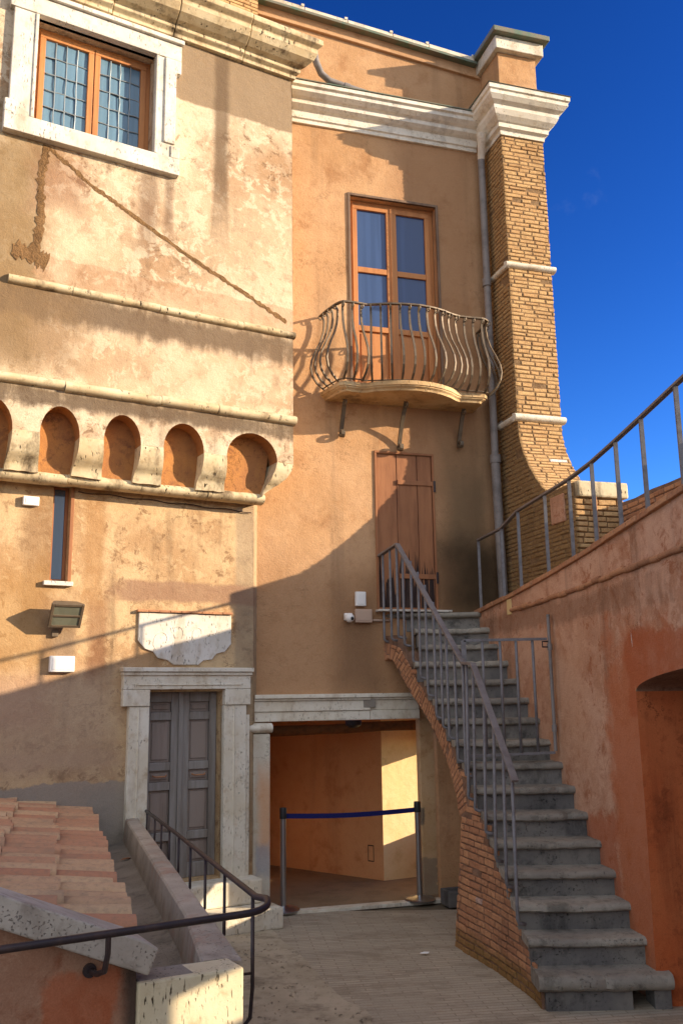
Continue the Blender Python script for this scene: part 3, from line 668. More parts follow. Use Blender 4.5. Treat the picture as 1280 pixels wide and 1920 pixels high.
# raking parapet above the cornice
pz = lambda u: 10.67-.104*(u+.95)
m = MB(); m.prism(PB, [(-3.5, 9.4), (2.1, 9.4), (2.1, pz(2.1)), (-3.5, pz(-3.5))], -.45, -.02); m.build('roof_parapet', M_['plB'], bB)
m = MB(); m.prism(PB, [(-3.5, pz(-3.5)-.20), (2.05, pz(2.05)-.20), (2.05, pz(2.05)-.165), (-3.5, pz(-3.5)-.165)], -.1, .02); m.build('parapet_moulding', M_['plB'], bB, bevel=.006)
m = MB(); u = -3.5; rr = random.Random(21)
while u < 2.0:
    l = min(rr.uniform(.45, .65), 2.0-u); h = rr.uniform(-.008, .008)
    m.prism(PB, [(u, pz(u)+.002), (u+l-.012, pz(u+l)+.002), (u+l-.012, pz(u+l)+.07+h), (u, pz(u)+.07+h)], -.5, .05)
    m.prism(PB, [(u+l-.05, pz(u+l)+.07+h), (u+l-.012, pz(u+l)+.07+h), (u+l-.012, pz(u+l)+.10+h), (u+l-.05, pz(u+l)+.10+h)], -.5, .06); u += l
m.build('parapet_coping', M_['trav'], bB, bevel=.006)
m = MB(); m.prism(PB, [(-3.5, pz(-3.5)-.03), (2.0, pz(2.0)-.03), (2.0, pz(2.0)+.004), (-3.5, pz(-3.5)+.004)], -.03, .07); m.build('coping_flashing', M_['lead'], bB)
CP = [(0, 9.05), (.03, 9.05), (.03, 9.10), (.05, 9.11), (.05, 9.20), (.09, 9.22), (.13, 9.25), (.13, 9.30), (.17, 9.32), (.22, 9.36), (.22, 9.41), (.25, 9.42), (.25, 9.47), (0, 9.50)]
CPb = CP+[(-.06, 9.50), (-.06, 9.05)]
m = MB(); m.profile(PB, CPb, -.6, 1.95); m.build('cornice', M_['cornW'], bB, bevel=.004)
m = MB(); m.prism(PB, [(-.6, 9.475), (1.95, 9.475), (1.95, 9.487), (-.6, 9.487)], 0, .262); m.build('cornice_flashing', M_['lead'], bB)
# french window
f_ = MB(); a0, a1, b0, b1 = FW
f_.pbox(PB, a0-.032, a0, b0, b1+.032, -.02, .018); f_.pbox(PB, a1, a1+.032, b0, b1+.032, -.02, .018); f_.pbox(PB, a0, a1, b1, b1+.032, -.02, .018)
fw = f_.build('french_window', M_['jamb'], bB, bevel=.004)
f_ = MB(); tw = -.09
frame(f_, PB, a0+.002, a1-.002, b0, b1-.002, .05, tw-.05, tw-.01)
um = (a0+a1)/2; zm = b0+1.62; zp = b0+.86
for (x0, x1) in ((a0+.053, um-.004), (um+.004, a1-.053)):
    frame(f_, PB, x0, x1, b0+.06, b1-.054, .062, tw-.045, tw+.008)
    for z0 in (zm, zp): f_.pbox(PB, x0+.063, x1-.063, z0, z0+.07, tw-.044, tw+.004)
f_.pbox(PB, um-.02, um+.02, b0+.06, b1-.06, tw-.03, tw+.02)
f_.build('casement_frame', M_['wood'], fw, bevel=.005)
for (x0, x1) in ((a0+.115, um-.066), (um+.066, a1-.115)):
    for (z0, z1) in ((zp+.07, zm), (zm+.07, b1-.116)):
        g = MB(); g.pbox(PB, x0, x1, z0, z1, tw-.03, tw-.022); g.build('pane', M_['glass'], fw)
    g = MB(); g.pbox(PB, x0, x1, b0+.122, zp, tw-.035, tw-.022); g.pbox(PB, x0+.03, x1-.03, b0+.15, zp-.03, tw-.03, tw-.012); g.build('lower_panel', M_['plPl'] if False else M_['wood'], fw, bevel=.006)
# landing door
f_ = MB(); a0, a1, b0, b1 = LD
frame(f_, PB, a0-.02, a1+.02, b0-.02, b1+.03, .026, -.05, .016)
sd = f_.build('shutter_door', M_['shut'], bB, bevel=.004)
xs_ = [a0+.01, a0+.255, a0+.51, a1-.01]
for k in range(3):
    g = MB(); g.pbox(PB, xs_[k]+.003, xs_[k+1]-.003, b0+.01, b1-.004, -.05, -.012+.004*k); g.build('plank', M_['shut'], sd, bevel=.004)
for z0 in (b0+.34, b0+1.44): g = MB(); g.pbox(PB, a0+.26, a1+.012, z0, z0+.055, -.02, .012); g.build('ledge', M_['shut'], sd, bevel=.004)
r4 = random.Random(5)
for k in range(3):                                         # paint worn off towards the foot: ragged bare patches
    g = MB(); n = 26; up = []; x0, x1 = xs_[k]+.008, xs_[k+1]-.01
    for i in range(n+1):
        up.append((x0+(x1-x0)*i/n, b0+(.30 if k != 1 else .42)+r4.uniform(-.16, .10)+(.22*r4.random()**3)+.08*math.sin(i*.55+k)))
    pl_ = [(x0, b0+.012)]+[(x1, b0+.012)]+up[::-1]
    g.prism(PB, pl_, -.03, -.009+.004*k); g.build('bare_patch', M_['peel'], sd)
for z0 in (b0+.34, b0+1.42): g = MB(); g.tube([PB.P(a1+.018, z0-.05, .012), PB.P(a1+.018, z0+.08, .012)], .016, 8); g.build('hinge', M_['ironk'], sd)
g = MB(); g.pbox(PB, a0-.04, a1+.14, b0-.045, b0-.022, -.03, .12); g.build('sill', M_['marble'], sd, bevel=.004)
# passage: lintel, piers, beam, room
g = MB()
for (z0, z1, t1) in ((1.92, 2.02, .05), (2.022, 2.13, .065), (2.132, 2.155, .085), (2.157, 2.20, .11)): g.pbox(PB, -.945, .34, z0, z1, -.1, t1); g.pbox(PB, .345, .92, z0, z1, -.1, t1-.004 if z1 < 2.13 else t1-.03)
g.build('stone_lintel', M_['trav'], bB, bevel=.006)
g = MB(); g.pbox(PB, .26, .40, 2.05, 2.14, .02, .069); g.build('lintel_repair', M_['cem'], bB, bevel=.004)
g = MB(); g.pbox(PB, -1.02, -.778, .0, 1.80, -.34, .10); g.build('pier', M_['plPier'], bB, bevel=.015)
g = MB(); roll(g, PB, -1.02, -.755, 1.855, .06, .055, seed=7, proud=1.6); g.build('pier_capital', M_['trav'], bB, smooth=True, auto=40)
up0 = PB.uv(789, 1500, -.22)[0]; g = MB(); g.pbox(PB, up0, 1.5, -.01, 2.06, -.33, -.22); g.build('pier', M_['plPr'], bB, bevel=.012)
g = MB(); g.tube([PB.P(-.9+k*.22, 1.80+.004*k+rn.uniform(-.006, .006), -.46+rn.uniform(-.01, .01)) for k in range(11)], [.055+rn.uniform(-.006, .006) for _ in range(11)], 10); g.build('wooden_beam', M_['beam'], bB, smooth=True, auto=50)
q0, q1, q2 = onz(505, 1625, 0), onz(720, 1655, 0), onz(790, 1652, 0)
q0 = q0+(q0-q1)*.25; dlt = np.array([.55, .28, 0]); q2 = q1+dlt*2.2
g = MB(); z0, z1 = -.01, 2.05
g.add([(*q0[:2], z0), (*q1[:2], z0), (*q1[:2], z1), (*q0[:2], z1)], [(0, 1, 2, 3)]); g.build('passage_wall', M_['plP'], bB)
g = MB(); g.add([(*q1[:2], z0), (*q2[:2], z0), (*q2[:2], z1), (*q1[:2], z1)], [(0, 1, 2, 3)]); g.build('passage_wall', M_['plPl'], bB)
pc = PB.P(-1.6, 0, -.34); pr = PB.P(1.75, 0, -.34)
g = MB(); g.add([(pc[0], pc[1], z1), (pr[0], pr[1], z1), (*q2[:2], z1), (*q1[:2], z1), (*q0[:2], z1)], [(0, 1, 2, 3, 4)]); g.build('passage_ceiling', M_['plP'], bB)
g = MB(); g.add([(pc[0], pc[1], z0), (*q0[:2], z0), (*q0[:2], z1), (pc[0], pc[1], z1)], [(0, 1, 2, 3)]); g.build('passage_wall', M_['plP'], bB)
# far end of the passage is open above a low wall: daylight and sun come in there
e0 = np.array(pr); e1 = q2; g = MB()
for (f0, f1, za, zb) in ((0, 1, -.01, .75), (0, 1, 1.66, 2.05), (.0, .06, .75, 1.66), (.94, 1, .75, 1.66)):
    A0 = e0+(e1-e0)*f0; A1 = e0+(e1-e0)*f1; g.add([(A0[0], A0[1], za), (A1[0], A1[1], za), (A1[0], A1[1], zb), (A0[0], A0[1], zb)], [(0, 1, 2, 3)])
A0 = np.array(PB.P(1.75, 0, -.02)); g.add([(A0[0], A0[1], -.01), (e0[0], e0[1], -.01), (e0[0], e0[1], 2.05), (A0[0], A0[1], 2.05)], [(0, 1, 2, 3)])
g.build('passage_end_wall', M_['plPl'], bB)
tag(sheet('passage_floor', [PB.P(-1.6, 0, .02)[:2], PB.P(1.9, 0, .02)[:2], (q2[0]+.2, q2[1]+.1), (q1[0], q1[1]+.2), (q0[0]-.1, q0[1]+.1)], .022, M_['floorP']), kind='structure')
g = MB(); g.pbox(PB, -.78, 1.12, -.01, .03, -.06, .06); g.build('threshold', M_['trav'], bB, bevel=.006)
u, z = .62, .0
hp = q0+(q1-q0)*.92; hd = (q1-q0)/np.linalg.norm(q1-q0); hn = np.array([hd[1], -hd[0], 0])
g = MB(); p_ = hp+hn*.004; c_ = [p_-hd*.045, p_+hd*.045]
for (s0, s1, za, zb) in ((-.045, .045, .22, .232), (-.045, .045, .398, .41), (-.045, -.036, .232, .398), (.036, .045, .232, .398)):
    A0, A1 = p_+hd*s0, p_+hd*s1; g.add([(A0[0], A0[1], za), (A1[0], A1[1], za), (A1[0], A1[1], zb), (A0[0], A0[1], zb)], [(0, 1, 2, 3)])
g.build('access_hatch', M_['ironk'], bB)
# balcony
SL0, SL1 = 5.525, 5.63
sp = [(-.16, .0), (-.06, .40), (-.01, .44), (.20, .42), (.26, .44), (.33, .50), (.45, .56), (.62, .62), (.78, .645), (.95, .635), (1.10, .59), (1.25, .51), (1.36, .42), (1.42, .39), (1.50, .40), (1.70, .41), (1.75, .37), (1.78, .0)]
g = MB()
def slab(off, z0, z1):
    uc = .8; ring = [(u+(off if u > uc else -off)*(1 if abs(u-uc) > .75 else 0), max(0, t+off) if t > .01 else 0) for u, t in sp]
    g.loft([[PB.P(u, z0, t) for u, t in ring], [PB.P(u, z1, t) for u, t in ring]])
rg = []
for off, z in ((-.04, SL0), (-.03, SL0+.022), (-.006, SL0+.040), (-.004, SL0+.052), (.008, SL0+.056), (.008, SL1-.006), (.002, SL1)):
    uc = .8; rg.append([PB.P(u+(off if u > uc else -off)*(1 if abs(u-uc) > .75 else 0), z, max(0, t+off) if t > .01 else 0) for u, t in sp])
g.loft(rg)
bal = g.build('balcony', M_['slab'], bB, smooth=True, auto=22)
RZ = SL1+.92
rp = [(-.17, .02), (-.14, .2), (-.09, .40), (-.04, .50), (.12, .50), (.25, .48), (.38, .53), (.52, .58), (.68, .61), (.84, .62), (1.0, .60), (1.15, .555), (1.28, .49), (1.40, .45), (1.55, .45), (1.72, .46), (1.80, .40), (1.83, .2), (1.84, .02)]
def rail_at(f):
    L = [0]
    for i in range(1, len(rp)): L.append(L[-1]+math.hypot(rp[i][0]-rp[i-1][0], rp[i][1]-rp[i-1][1]))
    s = f*L[-1]
    for i in range(1, len(rp)):
        if s <= L[i]+1e-9:
            q = (s-L[i-1])/(L[i]-L[i-1]); a, b = rp[i-1], rp[i]
            return (a[0]+(b[0]-a[0])*q, a[1]+(b[1]-a[1])*q), (b[0]-a[0], b[1]-a[1])
g = MB(); g.tube([PB.P(*(lambda p: (p[0], RZ, p[1]))(rail_at(k/60)[0])) for k in range(61)], .02, flat=(.020, .010)); g.build('handrail', M_['ironb'], bal, bevel=.003)
bprof = [(.0, 0), (.03, .02), (.10, .07), (.155, .15), (.175, .24), (.16, .34), (.11, .46), (.05, .58), (.012, .70), (.0, .80), (.0, .90)]
NB = 25
for k in range(NB):
    f = .02+.96*k/(NB-1); (u, t), (du, dt) = rail_at(f); l = math.hypot(du, dt); nu_, nt_ = -dt/l, du/l
    # the rail follows the slab: bars bulge outwards, perpendicular to it
    if nt_ < -.1 or (abs(nt_) < .3 and (u-.8)*nu_ < 0): nu_, nt_ = -nu_, -nt_
    g = MB(); pts = []
    for i in range(len(bprof)-1):
        for q in (0, .5):
            o_ = bprof[i][0]*(1-q)+bprof[i+1][0]*q; z_ = bprof[i][1]*(1-q)+bprof[i+1][1]*q
            pts.append(PB.P(u+nu_*(o_-.02), SL1+z_, max(.01, t+nt_*(o_-.02))))
    pts.append(PB.P(u, RZ-.01, t)); g.tube(pts, .011, flat=(.012, .008))
    c_ = []                                       # scroll under the rail
    for i in range(10):
        a = i*.6; rr_ = .034-.0025*i; c_.append(PB.P(u+nu_*(.02+rr_*math.sin(a)), RZ-.045+rr_*math.cos(a), t+nt_*(.02+rr_*math.sin(a))))
    g.tube(c_, .007, 5); g.build('baluster', M_['ironb'], bal)
g = MB(); ring = [rail_at(.02+.96*k/40) for k in range(41)]
g.tube([PB.P(p[0], SL1+.015, max(.01, p[1]-.02)) for p, _ in ring], .008, 6); g.build('bottom_rail', M_['ironb'], bal)
for (pxb, pyb, tp) in ((641, 812, .20), (750, 838, .30), (862, 832, .20)):
    u, zb = PB.uv(pxb, pyb, .06); g = MB(); pts = []; H_ = SL0-.03-zb
    for i in range(15):
        q = i/14; pts.append(PB.P(u, SL0-.03-H_*q, .025+tp*(1-q)**2*.9+.03*math.sin(math.pi*q)))
    for i in range(1, 13):
        a = i*.5; r5 = .05-.0032*i; pts.append(PB.P(u, zb-r5*math.sin(a), .025+.05-r5*math.cos(a)))
    g.tube(pts, .013, flat=(.022, .014))
    c_ = [PB.P(u, SL0-.06-.04*math.sin(a*.55)*(1-.05*a), .025+tp*.9+.0+.04*math.cos(a*.55)*(1-.05*a)) for a in range(12)]
    g.tube(c_, .013, 6); g.build('bracket', M_['ironb'], bal)

# ================================================================== BUTTRESS
bt = thing('brick_buttress', 'tall roman brick buttress flaring at its foot beside the blue sky', 'buttress', PB.P(2.35, 3.0, .5))
BU0, BU1 = 2.066, 2.64
ZBASE, ZPL = 2.9, 4.30
fl = [(5.30, .50), (5.1, .53), (4.9, .60), (4.7, .72), (4.5, .88), (4.38, 1.00), (4.31, 1.10)]
def tprof(z):
    if z >= 5.3: return .50+.004*(9-z)
    if z <= ZPL: return 1.62
    for (za, ta), (zb, tb) in zip(fl[:-1], fl[1:]):
        if zb <= z <= za: return ta+(tb-ta)*(za-z)/(za-zb)
    return 1.10
g = MB()
col = [(tprof(z), z) for z in (9.1, 7, 5.3)]+[(t, z) for z, t in fl[1:]]+[(1.10, 4.302)]
g.profile(PB, col+[(-.4, 4.302), (-.4, 9.1)], BU0, BU1)
g.profile(PB, [(-.4, ZBASE), (1.62, ZBASE), (1.62, 4.30), (-.4, 4.30)], BU0, BU1)
sh = g.build('shaft', M_['mortar'], bt)
rb = random.Random(35); g = MB()
# left face, courses horizontal
brick_field(g, lambda a, b: (PB.P(BU0, b, a), -PB.d), 0, 1.62, ZBASE, 9.05,  .17, .052, .016, depth=.009, amax=tprof, inside=lambda a, b: not (1.18 < a < 1.45 and 3.95 < b < 4.22), rnd=rb, ragged=.03)
# upright front and flare
arc = [(9.05, .5)]+[(5.3, .5)]; path = [(9.02, tprof(9.02)), (5.3, .515)]+[(z, t) for z, t in fl[1:]]
LL = [0]
for i in range(1, len(path)): LL.append(LL[-1]+math.hypot(path[i][0]-path[i-1][0], path[i][1]-path[i-1][1]))
def front(a, s):
    s = min(max(s, 0), LL[-1]-1e-6)
    for i in range(1, len(LL)):
        if s <= LL[i]:
            q = (s-LL[i-1])/(LL[i]-LL[i-1]); z = path[i-1][0]+(path[i][0]-path[i-1][0])*q; t = path[i-1][1]+(path[i][1]-path[i-1][1])*q
            dz_, dt_ = path[i][0]-path[i-1][0], path[i][1]-path[i-1][1]; l = math.hypot(dz_, dt_)
            nn = PB.n*(-dz_/l)+np.array([0, 0, dt_/l]); return PB.P(a, z, t), nn
brick_field(g, front, BU0-.004, BU1+.004, .02, LL[-1], .19, .052, .016, rnd=rb, depth=.010, ragged=.02)
brick_field(g, lambda a, b: (PB.P(a, b, 1.62), PB.n), BU0, BU1, ZBASE, 4.14, .22, .06, .014, rnd=rb, depth=.022)
brick_field(g, lambda a, b: (PB.P(BU1, b, a), PB.d), 0, 1.62, 3.4, 9.05, .24, .05, .012, depth=.006, amax=tprof, rnd=rb)
g.build('brickwork', M_['brick'], sh)
for (z, r, ov) in ((7.26, .042, .05), (5.34, .045, .05)):
    g = MB(); roll(g, PB, BU0-ov, BU1+ov, z, tprof(z)-.005, r, seed=int(z*10), proud=1.35); 
    side = Pl(PB.P(BU0, 0, 0), 73-90)
    g.tube([PB.P(BU0-.01, z, tt) for tt in (.08, .25, tprof(z)+.02)], r*.9, 10)
    g.build('string_moulding', M_['trav'], bt, smooth=True, auto=40)
g = MB(); g.pbox(PB, BU0+.02, BU1+.05, 4.15, 4.32, 1.0, 1.67); g.build('cap_stone', M_['travd'], bt, bevel=.02)
g = MB(); g.pbox(PB, BU0-.022, BU0+.01, 3.93, 4.23, 1.17, 1.45); g.build('plaster_remnant', M_['plR'], bt, bevel=.012)
g = MB(); g.tube([PB.P(2.28, 3.2, 1.67), PB.P(2.28, 4.15, 1.67)], .02, 8); g.build('iron_bar', M_['brickS'], bt)
g = MB(); t0 = .50
CB = [(0, 9.02), (.02, 9.02), (.02, 9.08), (.06, 9.10), (.06, 9.16), (.08, 9.17), (.13, 9.22), (.16, 9.28), (.16, 9.33), (.21, 9.36), (.25, 9.41), (.25, 9.46), (.27, 9.47), (.27, 9.53)]
rings = []
for o_, z in CB: rings.append([PB.P(BU0-o_, z, -.2), PB.P(BU0-o_, z, t0+o_), PB.P(BU1+o_, z, t0+o_), PB.P(BU1+o_, z, -.2)])
g.loft(rings); g.build('cornice', M_['cornW'], bt, bevel=.004)
g = MB(); o_ = .285; g.box8([PB.P(BU0-o_, 9.532, t0+o_), PB.P(BU1+o_, 9.532, t0+o_), PB.P(BU1+o_, 9.532, -.2), PB.P(BU0-o_, 9.532, -.2), PB.P(BU0-o_+.02, 9.55, t0+o_-.02), PB.P(BU1+o_-.02, 9.55, t0+o_-.02), PB.P(BU1+o_-.02, 9.60, -.2), PB.P(BU0-o_+.02, 9.60, -.2)]); g.build('cornice_flashing', M_['lead'], bt)
g = MB(); g.pbox(PB, BU0+.02, BU1-.02, 9.54, 10.22, -.45, .48); g.build('pedestal', M_['plB'], bt, bevel=.006)
g = MB(); g.pbox(PB, BU0-.04, BU1+.06, 10.222, 10.40, -.5, .56); g.build('pedestal_cap', M_['trav'], bt, bevel=.01)
g = MB(); g.pbox(PB, BU0-.10, BU1+.12, 10.402, 10.475, -.55, .64); g.build('lead_cover', M_['lead'], bt, bevel=.012)

# ================================================================== TERRACE WALL on the right
WX = [(-3, 2.75), (3, 2.52), (5, 2.42), (6, 2.31), (6.9, 2.19), (7.6, 2.10), (8.1, 2.03), (8.65, 1.93), (9.3, 1.80), (9.94, 1.66), (10.45, 1.53), (10.9, 1.40)]
def wx(y): return float(np.interp(y, [a for a, b in WX], [b for a, b in WX]))
def wx_s(y): return float(np.mean([wx(y+d) for d in (-.5, -.25, 0, .25, .5)])) if y < 10.2 else wx(y)
def wz(y): return 3.10+(10.45-y)*.0935
def wall_point(px, py):                        # a pixel's ray met with the curved wall face
    lo_, hi = 2.0, 11.0; d = ray(px, py)
    for _ in range(40):
        mid = (lo_+hi)/2; X = d[0]/d[1]*mid
        if X < wx_s(mid): lo_ = mid
        else: hi = mid
    y = (lo_+hi)/2; return y, float(CO[2]+d[2]/d[1]*y)
tw_ = thing('terrace_wall', 'curved red-brown plastered terrace wall with an arched recess beside the stairs', 'wall', (2.2, 7, 0))
NY0, NY1 = 2.2, wall_point(1200, 1420)[0]; NSP = 2.17; NCR = .20; NYS = [(NY0+NY1)/2-(NY1-NY0)/2*math.cos(math.pi*k/48) for k in range(49)]; print('NY1', NY1)
def niche_top(y):
    q = (y-(NY0+NY1)/2)/((NY1-NY0)/2)
    return NSP+NCR*math.sqrt(max(0, 1-q*q))
def sunward(P, X): k = (X-P[0])/SV[0]; return P[1]+SV[1]*k, P[2]+SV[2]*k
_sp = PA.pt(395, 1690, .35); SLY, SLZ = sunward(_sp, wx_s(8.9)); SLY0, SLY1, SLZ0, SLZ1 = SLY-.16, SLY+.2, SLZ-.24, SLZ+.10; print('slot', SLY, SLZ)
g = MB(); ysr = sorted(set(list(np.round(np.linspace(-3, 10.9, 140), 3))+NYS+[NY0-.005, NY1+.005]))
ysr = [y for y in ysr if not (NY0 < y < NY1) or y in NYS]
NZ = 26
for y0, y1 in zip(ysr[:-1], ysr[1:]):
    b0 = niche_top(y0) if NY0 <= y0 <= NY1 else -.05; b1 = niche_top(y1) if NY0 <= y1 <= NY1 else -.05
    if (NY0 <= y0 <= NY1) != (NY0 <= y1 <= NY1): b0 = b1 = -.05
    for k in range(NZ):
        q = [(y0, b0+(wz(y0)-b0)*k/NZ), (y1, b1+(wz(y1)-b1)*k/NZ), (y1, b1+(wz(y1)-b1)*(k+1)/NZ), (y0, b0+(wz(y0)-b0)*(k+1)/NZ)]
        if SLY0 < (y0+y1)/2 < SLY1 and SLZ0 < (q[0][1]+q[3][1])/2 < SLZ1: continue      # light slot under the stairs
        g.add([(wx_s(y)+vnoise(np.array([[wx_s(y), y, z]]), 1.5, 8)[0]*.008, y, z) for y, z in q], [(0, 1, 2, 3)])
wxn = lambda y, z: wx_s(y)+vnoise(np.array([[wx_s(y), y, z]]), 1.5, 8)[0]*.008-.0015
tface = g.build('wall_face', M_['plR'], tw_)
me = tface.data; bm = bmesh.new(); bm.from_mesh(me); bmesh.ops.remove_doubles(bm, verts=bm.verts, dist=.0015); bmesh.ops.recalc_face_normals(bm, faces=bm.faces)
bm.to_mesh(me); bm.free()
for p in me.polygons: p.use_smooth = True
# recess: jambs, soffit, back wall with a small light
XB = 3.4
g = MB()
for y0, y1 in zip(NYS[:-1], NYS[1:]):
    g.add([(wxn(y0, niche_top(y0)), y0, niche_top(y0)), (wxn(y1, niche_top(y1)), y1, niche_top(y1)), (XB, y1, niche_top(y1)), (XB, y0, niche_top(y0))], [(0, 1, 2, 3)])
g.build('recess_vault', M_['mortarS'], tw_, smooth=True)
g = MB()
for y in (NY0, NY1):
    N2 = 14
    for k in range(N2): 
        for j in range(NZ):
            za, zb = -.05+(NSP+.05)*j/NZ, -.05+(NSP+.05)*(j+1)/NZ
            xx = lambda q, z: wxn(y, z)+(XB-wxn(y, z))*q/N2
            g.add([(xx(k, za), y, za), (xx(k+1, za), y, za), (xx(k+1, zb), y, zb), (xx(k, zb), y, zb)], [(0, 1, 2, 3)])
g.build('recess_jamb', M_['plN'], tw_)
_a, _b, _c = PG.pt(318, 1880), PG.pt(456, 1812), PG.pt(400, 1935)
HY0, HZ1 = sunward(_a, XB)[0], sunward(_b, XB)[1]; HY1 = sunward(_b, XB)[0]+.03; HZ0 = sunward(_c, XB)[1]; print('hole', HY0, HY1, HZ0, HZ1)
g = MB()
for (ya, yb, za, zb) in ((NY0, NY1, -.05, HZ0), (NY0, HY0, HZ0, HZ1), (HY1, NY1, HZ0, HZ1), (NY0, NY1, HZ1, 2.9)):
    g.add([(XB, ya, za), (XB, yb, za), (XB, yb, zb), (XB, ya, zb)], [(0, 1, 2, 3)])
g.build('recess_back', M_['plN'], tw_)
# top: brick edge course, walkway, string of tile ends
g = MB(); rr = random.Random(17); y = -3
while y < 10.8:
    l = rr.uniform(.16, .30); y1 = min(y+l-.008, 10.85); o_ = .03+rr.uniform(-.008, .008); h = rr.uniform(-.004, .006)
    g.box8([(wx_s(y)-o_, y, wz(y)-.035), (wx_s(y)+.3, y, wz(y)-.035), (wx_s(y1)+.3, y1, wz(y1)-.035), (wx_s(y1)-o_, y1, wz(y1)-.035), (wx_s(y)-o_, y, wz(y)+.008+h), (wx_s(y)+.3, y, wz(y)+.008+h), (wx_s(y1)+.3, y1, wz(y1)+.008+h), (wx_s(y1)-o_, y1, wz(y1)+.008+h)]); y += l
g.build('edge_course', M_['brickS'], tw_, bevel=.006)
g = MB()
for y0, y1 in zip(np.linspace(-3, 10.8, 30)[:-1], np.linspace(-3, 10.8, 30)[1:]):
    g.add([(wx_s(y0)+.25, y0, wz(y0)-.01), (4.6, y0, wz(y0)-.01), (4.6, y1, wz(y1)-.01), (wx_s(y1)+.25, y1, wz(y1)-.01)], [(0, 1, 2, 3)])
g.build('walkway', M_['cem'], tw_)
g = MB(); y = -2.9
while y < 9.35:
    l = rr.uniform(.12, .26); zc = 3.30-.03*y-.0+rr.uniform(-.008, .008); r5 = .026+rr.uniform(-.006, .006)
    if rr.random() > .015:
        pts = [(wx_s(y+l*q)-.008, y+l*q, zc-.03*l*q) for q in (.0, .5, .985)]
        g.tube(pts, [r5*.9, r5, r5*.92], 8)
    y += l
g.build('string_course', M_['brickS'], tw_, smooth=True, auto=50)
# outer parapet
op = thing('outer_parapet', 'low worn brick parapet on the far side of the terrace walkway', 'wall', (3.2, 7, 3.3))
g = MB(); OPX = [(-3, 3.6), (6, 3.35), (8.0, 3.15), (9.35, 2.9)]
ox = lambda y: float(np.interp(y, [a for a, b in OPX], [b for a, b in OPX]))
oz = lambda y: 4.09+.01*(9.35-y)
rings = []
for y in np.linspace(-3, 9.35, 40): rings.append([(ox(y), y, 3.0), (ox(y)+.35, y, 3.0), (ox(y)+.35, y, oz(y)+rr.uniform(-.015, .015)), (ox(y), y, oz(y)+rr.uniform(-.015, .015))])
g.loft(rings); g.build('parapet', M_['mortarS'], op)
g = MB(); brick_field(g, lambda a, b: ((ox(a), a, b+.01+.01*(9.35-a)), np.array([-1, 0, 0])), 4, 9.3, 3.3, 4.07, .24, .06, .014, rnd=rb); g.build('brickwork', M_['brickS'], op)
# railing on the terrace edge
tr = thing('terrace_railing', 'thin grey iron railing running along the top of the curved red-brown terrace wall', 'railing', (2.1, 8, wz(8)))
posts = [((884, 1013), (896, 1145)), ((928, 991), (939, 1122)), ((967, 958), (971, 1107)), ((1010, 927), (1022, 1082)), ((1055, 899), (1068, 1055)), ((1098, 867), (1111, 1027)), ((1144, 827), (1157, 998)), ((1197, 783), (1206, 965)), ((1257, 722), (1273, 920))]
rail = []
for tp, bt_ in posts:
    y, z = wall_point(*bt_); z = wz(y); X = wx_s(y)+.035; d = ray(*tp); zt = float(CO[2]+d[2]/d[1]*y)
    rail.append((X, y, zt)); g = MB(); g.tube([(X, y, z-.02), (X, y, zt)], .014, flat=(.015, .012)); g.build('post', M_['iron'], tr)
RH = [r[2]-wz(r[1]) for r in rail]; print('rail h', [round(h, 2) for h in RH], [round(r[1], 2) for r in rail])
for k in range(1, 5):                          # the railing runs on past the frame
    y = rail[8][1]-.62*k; X = wx_s(y)+.035; zt = wz(y)+RH[-1]; rail.append((X, y, zt)); g = MB(); g.tube([(X, y, wz(y)), (X, y, zt)], .014, flat=(.015, .012)); g.build('post', M_['iron'], tr)
g = MB(); g.tube(rail, .016, flat=(.022, .011)); g.build('handrail', M_['ironrail'], tr, bevel=.004)

# ================================================================== STAIRCASE
st = thing('staircase', 'steep grey stone staircase on a rampant brick arch climbing to the brown shutter', 'staircase', (1.8, 7, 0))
NST = 16; RISE = .19; Z1 = .235; Y1 = 6.92; GO = .232
XL = [1.32, 1.34, 1.35, 1.33, 1.29, 1.27, 1.22, 1.16, 1.08, 1.02, .96, .91, .88, .84, .81, .45]
stz = lambda i: Z1+RISE*i
for i in range(NST):
    y = Y1+GO*i; z = stz(i); xl = XL[i]; last = i == NST-1
    if i < 13: xl = PS.x(y+.05, z)-.012
    xr0, xr1 = wx_s(y), wx_s(y+.3)
    if i == 0: xr0 = 2.25
    yb = y+GO+.05 if not last else y+.42
    xl2 = XL[min(i+1, NST-1)] if not last else .40
    ov = .035; th = .065 if i else .11
    prof = []
    for a in range(7): an = -math.pi/2+math.pi*a/6; prof.append((y-ov+.5*th-math.cos(an)*th*.5, z-th*.5+th*.5*math.sin(an)))
    g = MB(); rs = random.Random(50+i); rings = []
    for k in range(21):
        f = k/20; x = xl-.02+(xr0+.01-xl+.02)*f; wv = rs.uniform(-.003, .003)-(.004+.003*(i % 3))*math.sin(math.pi*f)**2; ch = rs.uniform(.012, .03) if rs.random() < .13 else rs.uniform(0, .005)
        rings.append([(x, yy+ch*(1 if zz > z-th*.6 else .3), zz+wv-(ch*.35 if zz > z-th*.5 else 0)) for yy, zz in prof]+[(x, yb, z), (x, yb, z-th)])
    g.loft(rings); s_ = g.build('step', M_['step'], st, smooth=True, auto=35)
    g = MB(); xa = xl+.0
    zb = z-RISE-.02 if i else -.03
    if i == 0:
        for (x0, x1) in ((xa+.03, 1.98), (2.13, xr0)): g.box(x0, x1, y+.02, y+GO, zb, z-th-.001)
    else: g.box(xa, xr0+.005, y+.012, y+GO, zb, z-th-.001)
    g.build('riser', M_['pep'], s_, bevel=.006)
g = MB(); g.box(1.98, 2.13, y, y+.01, 0, .01)
